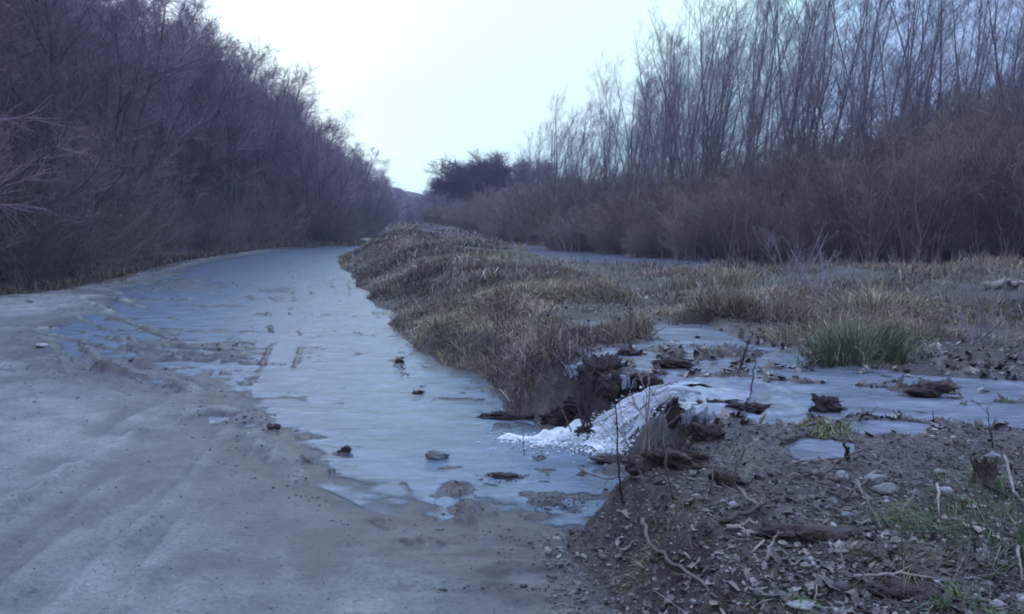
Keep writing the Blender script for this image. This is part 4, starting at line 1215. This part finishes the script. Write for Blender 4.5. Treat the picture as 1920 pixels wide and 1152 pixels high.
# ------------------------------------------------------------------ sticks, stems, stones: things of their own
def stick(pts, r, label, name='stick', cat='stick', mat=None, twigs=0, group=None, seed=0, lift=0.0):
    """pts: (u, v, height above the ground there) along the stick"""
    rg = np.random.default_rng(seed + 900)
    W = []
    for u, v, hh in pts:
        if hh < .05 or not W:
            c = hit(u, v); c[2] += hh; g0 = c[2] - hh
        else:
            c = G(u, v, g0 + hh)
        W.append(c)
    W = np.array(W)
    # resample smoothly and roughen
    t = np.linspace(0, len(W) - 1, 4 * len(W)); C = np.stack([np.interp(t, np.arange(len(W)), W[:, k]) for k in range(3)], 1)
    C[1:-1] = (C[:-2] + C[1:-1] * 2 + C[2:]) / 4
    C[1:-1] += rg.normal(0, r * .5, C[1:-1].shape)
    base = C[0].copy(); C = C - base; C[:, 2] += r * .6
    n = len(C)
    P = C[None]; R = (r * np.linspace(1, .45, n) * rg.uniform(.85, 1.15, n))[None]
    parts = [tubes(P, R, 7)]
    if twigs:
        P1, R1, L1 = offshoot(P, R, twigs, .2, .95, 38, 12, lambda t, p: np.full(len(t), np.linalg.norm(C[-1] - C[0]) * .3), 5, .1, np.array([0, 0, .04]), .5, .0012, rg)
        parts.append(tubes(P1, R1, 4))
    V, F = join(parts)
    # cap the ends
    k = np.arange(7)
    caps = np.array([[0, 1, 2, 3], [0, 3, 4, 5]]) 
    F = [f for f in F] + [np.array([k[::-1], k + (n - 1) * 7])]
    o = link(name, mk(V, F), mat or M_stick); o.location = base
    return tag(o, label, cat, group)


stick([(1205, 992, .02), (1212, 1030, .02), (1245, 1062, .02), (1300, 1095, .02), (1345, 1135, .01)], .011, 'long curved brown branch lying at the edge of the road', 'branch', 'branch', M_stick, 0, seed=1)
stick([(1425, 962, .01), (1388, 942, .04), (1370, 905, .10), (1382, 870, .18), (1398, 842, .26)], .009, 'crooked pale branch rising out of the leaf litter above the dark hollow', 'branch', 'branch', M_stick, 3, seed=2)
stick([(1362, 997, .01), (1420, 992, .02)], .010, 'short straight pale stick lying flat in the litter', mat=M_stick, seed=3)
stick([(1155, 1056, .01), (1186, 1030, .02)], .010, 'short pale stick at the left edge of the litter near the road', mat=M_stick, seed=4)
stick([(1690, 972, .01), (1703, 945, .05), (1716, 918, .10)], .006, 'thin pale stick slanting up right of the middle of the litter', mat=M_stick, seed=5)
stick([(1603, 930, .06), (1625, 960, .04), (1650, 1000, .01)], .006, 'thin pale stick slanting down to the right beside the grey stones', mat=M_stick, seed=6)
stick([(1436, 1062, .01), (1450, 1030, .04), (1468, 1000, .07)], .007, 'pale splintered stick left of the dark log', mat=M_stick, twigs=2, seed=7)
stick([(1755, 935, .05), (1762, 975, .01)], .006, 'short upright pale stick near the bluish stone', mat=M_stick, seed=8)
stick([(1600, 1095, .02), (1680, 1096, .03), (1760, 1100, .02)], .006, 'long thin twig lying level near the bottom right corner', mat=M_stick, twigs=3, seed=9)
stick([(1605, 1045, .02), (1640, 1018, .06)], .007, 'forked pale twig above the level thin twig', mat=M_stick, twigs=3, seed=10)
stick([(1360, 985, .01), (1420, 968, .03), (1450, 945, .03)], .010, 'dark wet branch lying behind the short straight pale stick', 'branch', 'branch', M_stickd, 3, seed=11)
stick([(1630, 910, .02), (1600, 930, .02), (1580, 945, .01)], .008, 'dark twig among the grey stones', mat=M_stickd, seed=12)
stick([(1908, 1060, .06), (1918, 1100, .01)], .006, 'pale twig at the right edge below the green grass clump', mat=M_stick, seed=13)
stick([(1880, 900, .10), (1905, 935, .05), (1935, 960, .02)], .007, 'pale bent twig leaning over the green grass right of the stump', mat=M_stick, seed=14)
stick([(1590, 868, .01), (1584, 832, .10)], .012, 'short dark stake standing behind the litter', 'stake', 'stake', M_stickd, 0, seed=15)
stick([(1085, 890, .03), (1130, 900, .05), (1185, 914, .04), (1215, 915, .02)], .006, 'pale bare branch lying across the water below the falls', 'branch', 'branch', M_stick, 5, seed=16)
stick([(1232, 1000, .0), (1215, 930, .14), (1190, 860, .30), (1150, 790, .48)], .005, 'thin pale leaning stem with forks beside the runnel', 'stem', 'stem', M_stick, 4, seed=17)
stick([(1262, 940, .0), (1250, 880, .16), (1240, 820, .32), (1242, 770, .45)], .005, 'thin upright stem in front of the side falls', 'stem', 'stem', M_stick, 3, seed=18)
stick([(1166, 945, .0), (1160, 880, .18), (1157, 800, .38), (1150, 720, .60)], .005, 'tall thin reddish stem in front of the white foam', 'stem', 'stem', M_stem, 3, seed=19)
stick([(983, 855, .0), (980, 800, .14), (978, 750, .28)], .003, 'fine stalk standing in the flood water left of the falls', 'stem', 'stem', M_stem, 2, seed=20)
stick([(1205, 890, .0), (1213, 850, .12), (1214, 800, .26)], .004, 'short thin stem in front of the brown sod', 'stem', 'stem', M_stem, 2, seed=21)
stick([(1080, 830, .0), (1050, 760, .20), (1010, 700, .38), (970, 668, .46)], .005, 'arching dark stem reaching left over the bank', 'stem', 'stem', M_stem, 4, seed=22)
stick([(1410, 742, .0), (1412, 700, .14), (1418, 668, .24)], .007, 'bare forked stem standing in the field water', 'stem', 'stem', M_stem, 3, seed=23)
stick([(1862, 845, .0), (1855, 800, .12), (1850, 765, .22)], .004, 'fine stem at the shore near the right edge', 'stem', 'stem', M_stem, 3, seed=24)
stick([(1752, 800, .0), (1748, 770, .10)], .004, 'short stem with a seed head at the near shore', 'stem', 'stem', M_stem, 1, seed=25)
stick([(1540, 905, .02), (1580, 880, .04), (1625, 858, .03)], .006, 'long grey twig lying across the middle of the litter', mat=M_stickd, twigs=2, seed=26)
stick([(1330, 930, .01), (1335, 905, .08), (1338, 870, .14)], .004, 'thin stalk in the litter left of the dark hollow', 'stem', 'stem', M_stick, 1, seed=27)
stick([(1850, 548, .05), (1890, 535, .05), (1935, 540, .05)], .05, 'pale log lying on the grey mound at the right edge', 'log', 'log', M_stick, 0, seed=28)
rgk = np.random.default_rng(77)
for k in range(46):
    u, v = rgk.uniform(1230, 1920), rgk.uniform(835, 1150)
    L = rgk.uniform(15, 60) * (v - 500) / 500; a = rgk.uniform(0, 6.28)
    stick([(u, v, .01), (u + L * .5 * math.cos(a), v + L * .22 * math.sin(a), .02), (u + L * math.cos(a), v + L * .45 * math.sin(a), .01)], rgk.uniform(.002, .005),
          'short thin twig strewn in the leaf litter at the lower right', 'twig', 'twig', [M_stick, M_stickd][k % 2], int(rgk.integers(0, 3)), 'twigs strewn in the leaf litter', seed=300 + k)
for k in range(60):
    u, v = rgk.uniform(1010, 1900), rgk.uniform(500, 660)
    if 1190 < u < 1560 and v > 600: v -= 80
    L = rgk.uniform(12, 34) * (v - 405) / 200 + 8; a = rgk.normal(.15, .35)
    stick([(u, v, .0), (u + L * math.sin(a), v - L, L / FPX * 1.1 * 1650 / (v - 405))], .004 + .003 * rgk.uniform(), 'pale dead stalk standing up from the field grass', 'dead_stalk', 'stalk',
          M_stonew if k % 3 == 0 else M_stick, 0, 'dead stalks in the field', seed=400 + k)

# sapling bush in front of the fall, growing from a clump of sod
def sapling(u, v, zz_, H, ns, label, seed, spread=.28, r=.007, mat=M_stem, name='sapling'):
    rg = np.random.default_rng(seed); c = hit(u, v)
    P0 = np.zeros((ns, 3)); P0[:, :2] = rg.normal(0, .03, (ns, 2))
    D = np.stack([rg.normal(0, spread, ns), rg.normal(0, spread, ns), np.ones(ns)], 1)
    P = walk(P0, D / np.linalg.norm(D, axis=1, keepdims=True), H * rg.uniform(.55, 1, ns), 9, .07, np.array([0, 0, .03]), rg)
    R = np.linspace(r, r * .3, 9)[None] * np.ones((ns, 1))
    P1, R1, L1 = offshoot(P, R, 6, .2, .95, 34, 10, lambda t, p: np.full(len(t), H * .26), 5, .1, np.array([0, 0, .04]), .5, .0016, rg)
    P2, R2, L2 = offshoot(P1, R1, 3, .2, .95, 34, 10, lambda t, p: np.full(len(t), H * .09), 3, .1, np.array([0, 0, .04]), .6, .0012, rg)
    V, F = join([tubes(P, R, 6), tubes(P1, R1, 4), tubes(P2, R2, 3)])
    o = link(name, mk(V, F), mat); o.location = c
    return tag(o, label, 'sapling')


sapling(1100, 815, .05, .75, 8, 'dark many stemmed sapling growing in front of the waterfall foam', 5, .30)
sapling(1065, 735, .3, .55, 6, 'dark bramble sapling on the bank left of the falls', 6, .5, .005)
sapling(1030, 700, .4, .5, 6, 'smaller bare sapling on the bank above the falls', 8, .4, .005)
sapling(1225, 880, .1, .6, 2, 'pale twiggy sapling standing in the brown sod', 9, .25, .005, M_stick)
sapling(1390, 700, .42, .35, 3, 'low bare sapling on the debris bar in the field water', 10, .4, .004)
sapling(1480, 560, .42, 1.0, 7, 'grey twiggy bush in the field before the thicket', 12, .5, .008, M_twig_r)
sapling(1530, 570, .42, .9, 7, 'grey twiggy bush right of the dark olive tuft', 13, .5, .008, M_twig_r)
sapling(1830, 640, .42, .7, 6, 'thin grey bush in the brown ground at the right', 14, .45, .006, M_twig_r)
sapling(940, 620, .6, .7, 7, 'bare brown bramble on the bank slope', 15, .6, .005)
sapling(790, 545, .9, .9, 8, 'dark brown bramble on the road side of the bank', 16, .6, .006)


def blob(u, v, zz_, s, label, name, cat, mat, seed=0, sub=4, rough=.25, spikes=0, rot=0.0, sink=.35):
    import bmesh
    b = bmesh.new(); bmesh.ops.create_icosphere(b, subdivisions=sub, radius=1)
    V = np.array([w.co[:] for w in b.verts]); F = np.array([[w.index for w in f.verts] for f in b.faces]); b.free()
    d = fbm(V[:, 0] * 1 + V[:, 2] * .7 + seed * 3, V[:, 1] + V[:, 2] * .6, 1.3, 5, seed)
    V = V * (1 + rough * 1.6 * d[:, None])
    if rough >= .4:
        V = V * (1 + .5 * fbm(V[:, 0] + V[:, 2], V[:, 1] - V[:, 2] * .7, 5.0, 4, seed + 50)[:, None])
    if rough < .3:   # stones: flatten a few facets
        rg = np.random.default_rng(seed)
        for _ in range(5):
            n_ = rg.normal(0, 1, 3); n_ /= np.linalg.norm(n_); q_ = V @ n_ - .72
            V = V - np.clip(q_, 0, None)[:, None] * n_ * .85
    V = V * np.array(s)
    c_, s_ = math.cos(rot), math.sin(rot)
    V = np.stack([V[:, 0] * c_ - V[:, 1] * s_, V[:, 0] * s_ + V[:, 1] * c_, V[:, 2]], 1)
    c = hit(u, v)
    V[:, 2] += s[2] * sink
    parts = [(V, F)]
    if spikes:
        rg = np.random.default_rng(seed + 1)
        a = rg.uniform(0, 6.28, spikes); e = rg.uniform(.0, 1.3, spikes)
        D = np.stack([np.cos(a) * np.cos(e), np.sin(a) * np.cos(e), np.sin(e)], 1)
        P0 = D * np.array(s) * .8 + [0, 0, s[2] * sink]
        P = walk(P0, D, rg.uniform(.3, 1.0, spikes) * max(s) * .42, 5, .4, np.array([0, 0, -.05]), rg)
        parts.append(tubes(P, np.linspace(.0026, .001, 5)[None] * np.ones((spikes, 1)), 3))
    Vv, Ff = join(parts)
    o = link(name, mk(Vv, Ff), mat); o.location = c
    return tag(o, label, cat)


blob(818, 860, 0, (.075, .05, .04), 'grey stone lying alone in the flood water', 'stone', 'stone', M_stone, 1)
blob(55, 567, 0, (.06, .05, .05), 'small white stone at the left verge of the road', 'stone', 'stone', M_stonew, 2)
blob(80, 650, 0, (.09, .07, .025), 'flat pale stone in the mud at the left', 'stone', 'stone', M_stonew, 3)
blob(1640, 905, .34, (.045, .035, .025), 'grey stone half sunk in the litter right of centre', 'stone', 'stone', M_stone, 4)
blob(1578, 902, .34, (.03, .026, .028), 'small upright grey stone beside the long grey twig', 'stone', 'stone', M_stonew, 5)
blob(1772, 926, .34, (.03, .025, .02), 'bluish pale stone near the upright pale stick', 'stone', 'stone', M_stonew, 6)
blob(1585, 972, .32, (.025, .022, .015), 'small pale stone above the dark log', 'stone', 'stone', M_stonew, 7)
blob(1860, 860, .36, (.04, .03, .02), 'pale flat stone beside the top of the torn stump', 'stone', 'stone', M_stonew, 8)
blob(1660, 925, .34, (.05, .03, .03), 'tilted grey stone next to the half sunk one', 'stone', 'stone', M_stone, 9)
blob(1100, 824, 0, (.065, .055, .07), 'dark grass sod around the sapling in the foam', 'sod_clump', 'sod', M_clod, 10, 4, .5, 150)
blob(1262, 790, .25, (.035, .04, .09), 'dark upright sod between the chute and the side falls', 'sod_clump', 'sod', M_clod, 11, 4, .5, 90)
blob(1180, 868, 0, (.20, .10, .03), 'brown sod ledge below the falls', 'sod_clump', 'sod', M_clod, 12, 4, .6, 50)
blob(1262, 872, 0, (.16, .10, .07), 'brown sod ledge below the side falls', 'sod_clump', 'sod', M_clod, 13, 4, .6, 140)
blob(1050, 792, 0, (.14, .08, .05), 'dark sod at the left foot of the falls', 'sod_clump', 'sod', M_clod, 14, 4, .6, 120)
blob(960, 785, 0, (.20, .06, .03), 'flat dark sod at the foot of the bank', 'sod_clump', 'sod', M_clod, 15, 4, .6, 90)
blob(1180, 668, .42, (.11, .08, .035), 'brown clod behind the lip of the falls', 'sod_clump', 'sod', M_clod, 16, 4, .6, 90)
blob(1258, 688, .42, (.11, .07, .04), 'brown clod on the debris bar in the field water', 'sod_clump', 'sod', M_clod, 17, 4, .6, 90)
blob(1742, 738, .40, (.12, .06, .035), 'long dark clod lying in the field water at the right', 'sod_clump', 'sod', M_clod, 18, 4, .55, 60)
blob(1545, 772, .40, (.08, .06, .06), 'two humped dark clod at the near shore', 'sod_clump', 'sod', M_clod, 19, 4, .6, 30)
blob(1120, 720, .25, (.14, .12, .11), 'dark earth clod the left side fall runs over', 'sod_clump', 'sod', M_clod, 20, 4, .5, 80)
blob(1325, 822, .2, (.09, .05, .05), 'dark earth clod behind the side falls', 'sod_clump', 'sod', M_clod, 21, 4, .5, 60, rot=-.5)
blob(1360, 905, .30, (.05, .05, .035), 'black lump standing in for the shade of the hollow beside the crooked pale branch', 'sod_clump', 'sod', M_clod, 22, 3, .4, 12)  # no hole is dug; this dark lump stands in for its shade
blob(1690, 1110, .28, (.10, .06, .02), 'dark soil lump at the bottom right', 'sod_clump', 'sod', M_clod, 23, 3, .5, 30)
blob(748, 680, 0, (.04, .07, .03), 'dark lump of mud in the water near the bank', 'mud_lump', 'mud', M_clod, 24, 4, .5, 0, sink=.1)
blob(785, 737, 0, (.035, .03, .02), 'small dark lump of mud in the water by the bank foot', 'mud_lump', 'mud', M_clod, 25, 4, .5, 0, sink=.1)
blob(512, 803, 0, (.045, .04, .02), 'dark lump of mud at the left shore of the flood', 'mud_lump', 'mud', M_clod, 26, 4, .5, 0, sink=.1)
blob(645, 847, 0, (.028, .024, .025), 'small dark lump of mud beyond the drier road', 'mud_lump', 'mud', M_clod, 27, 4, .5, 0, sink=.1)
blob(945, 893, 0, (.06, .03, .012), 'reddish brown lump of mud below the falls', 'mud_lump', 'mud', M_clod, 28, 4, .5, 0, sink=.1)
blob(1545, 1012, .30, (.11, .04, .035), 'short dark rounded log lying in the litter', 'log', 'log', M_clod, 29, 4, .25, 0, rot=.15)
blob(1470, 1005, .30, (.08, .05, .03), 'dark mound of earth left of the short log', 'sod_clump', 'sod', M_clod, 30, 3, .4, 10)
blob(1500, 1140, .27, (.05, .03, .012), 'pale flat stone at the bottom edge', 'stone', 'stone', M_stone, 31, 3, .2, 0)

blob(1205, 728, .3, (.09, .07, .05), 'ragged dark sod on the lip left of the chute', 'sod_clump', 'sod', M_clod, 41, 4, .6, 110)
blob(1148, 740, .3, (.10, .08, .08), 'dark rooty sod between the two thin side falls', 'sod_clump', 'sod', M_clod, 42, 4, .6, 120)
blob(1400, 775, .4, (.10, .07, .04), 'ragged sod at the right end of the side falls lip', 'sod_clump', 'sod', M_clod, 43, 4, .6, 90)
blob(1335, 770, .4, (.09, .05, .04), 'small ragged sod on the lip of the side falls', 'sod_clump', 'sod', M_clod, 44, 4, .6, 70)
blob(1090, 765, .2, (.10, .07, .06), 'dark sod left of the foam under the bank', 'sod_clump', 'sod', M_clod, 45, 4, .6, 90)

# torn stump at the right
stp = bpy.data.objects.new('tree_stump', None); COL.objects.link(stp)
c = hit(1842, 915); stp.location = c; stp.scale = (.8, .8, .62)
tag(stp, 'torn dark stump sticking up with splintered top and roots', 'stump')
rg = np.random.default_rng(5)
a = np.linspace(0, 2 * math.pi, 28, endpoint=False); rowsz = np.linspace(-.02, .13, 9)
V = []
for i, z in enumerate(rowsz):
    rr_ = (.045 + .035 * math.exp(-z * 22)) * (1 + .25 * np.sin(a * 5 + 1) + rg.normal(0, .08, 28))
    top = rg.uniform(-.02, .09, 28) if i == 8 else np.zeros(28)
    V.append(np.stack([rr_ * np.cos(a) + z * .12, rr_ * np.sin(a), z + top], 1))
V = np.concatenate(V); k = np.arange(9 * 28).reshape(9, 28)
F = np.stack([k[:-1], np.roll(k, -1, 1)[:-1], np.roll(k, -1, 1)[1:], k[1:]], -1).reshape(-1, 4)
link('stump_body', mk(V, [F]), M_stickd, stp)
for k in range(9):
    an = rg.uniform(0, 6.28)
    P = walk(np.array([[.04 * math.cos(an), .04 * math.sin(an), .03]]), np.array([[math.cos(an), math.sin(an), -.15]]), np.array([rg.uniform(.1, .22)]), 7, .15, np.array([0, 0, -.04]), rg)
    V, F = tubes(P, np.linspace(.012, .003, 7)[None], 5)
    link('root', mk(V, [F]), M_stickd, stp)
for k in range(7):
    an = rg.uniform(0, 6.28)
    P = walk(np.array([[.035 * math.cos(an), .035 * math.sin(an), .11]]), np.array([[math.cos(an) * .4, math.sin(an) * .4, 1]]), np.array([rg.uniform(.06, .15)]), 5, .12, np.array([0, 0, 0]), rg)
    V, F = tubes(P, np.linspace(.009, .001, 5)[None], 4)
    link('splinter', mk(V, [F]), M_stickd, stp)


# ------------------------------------------------------------------ damp evening air
import bmesh as _bm
b = _bm.new(); _bm.ops.create_cube(b, size=1)
me = bpy.data.meshes.new('haze'); b.to_mesh(me); b.free()
hz = bpy.data.objects.new('haze', me); COL.objects.link(hz)
hz.scale = (604, 604, 44); hz.location = (0, 0, 20.5)
mh = bpy.data.materials.new('damp_air'); mh.use_nodes = True
t = mh.node_tree; t.nodes.clear()
o_ = t.nodes.new('ShaderNodeOutputMaterial'); v_ = t.nodes.new('ShaderNodeVolumePrincipled')
v_.inputs['Color'].default_value = (.70, .68, .95, 1); v_.inputs['Density'].default_value = .0020; v_.inputs['Anisotropy'].default_value = .2
t.links.new(v_.outputs[0], o_.inputs['Volume'])
me.materials.append(mh); tag(hz, kind='stuff')
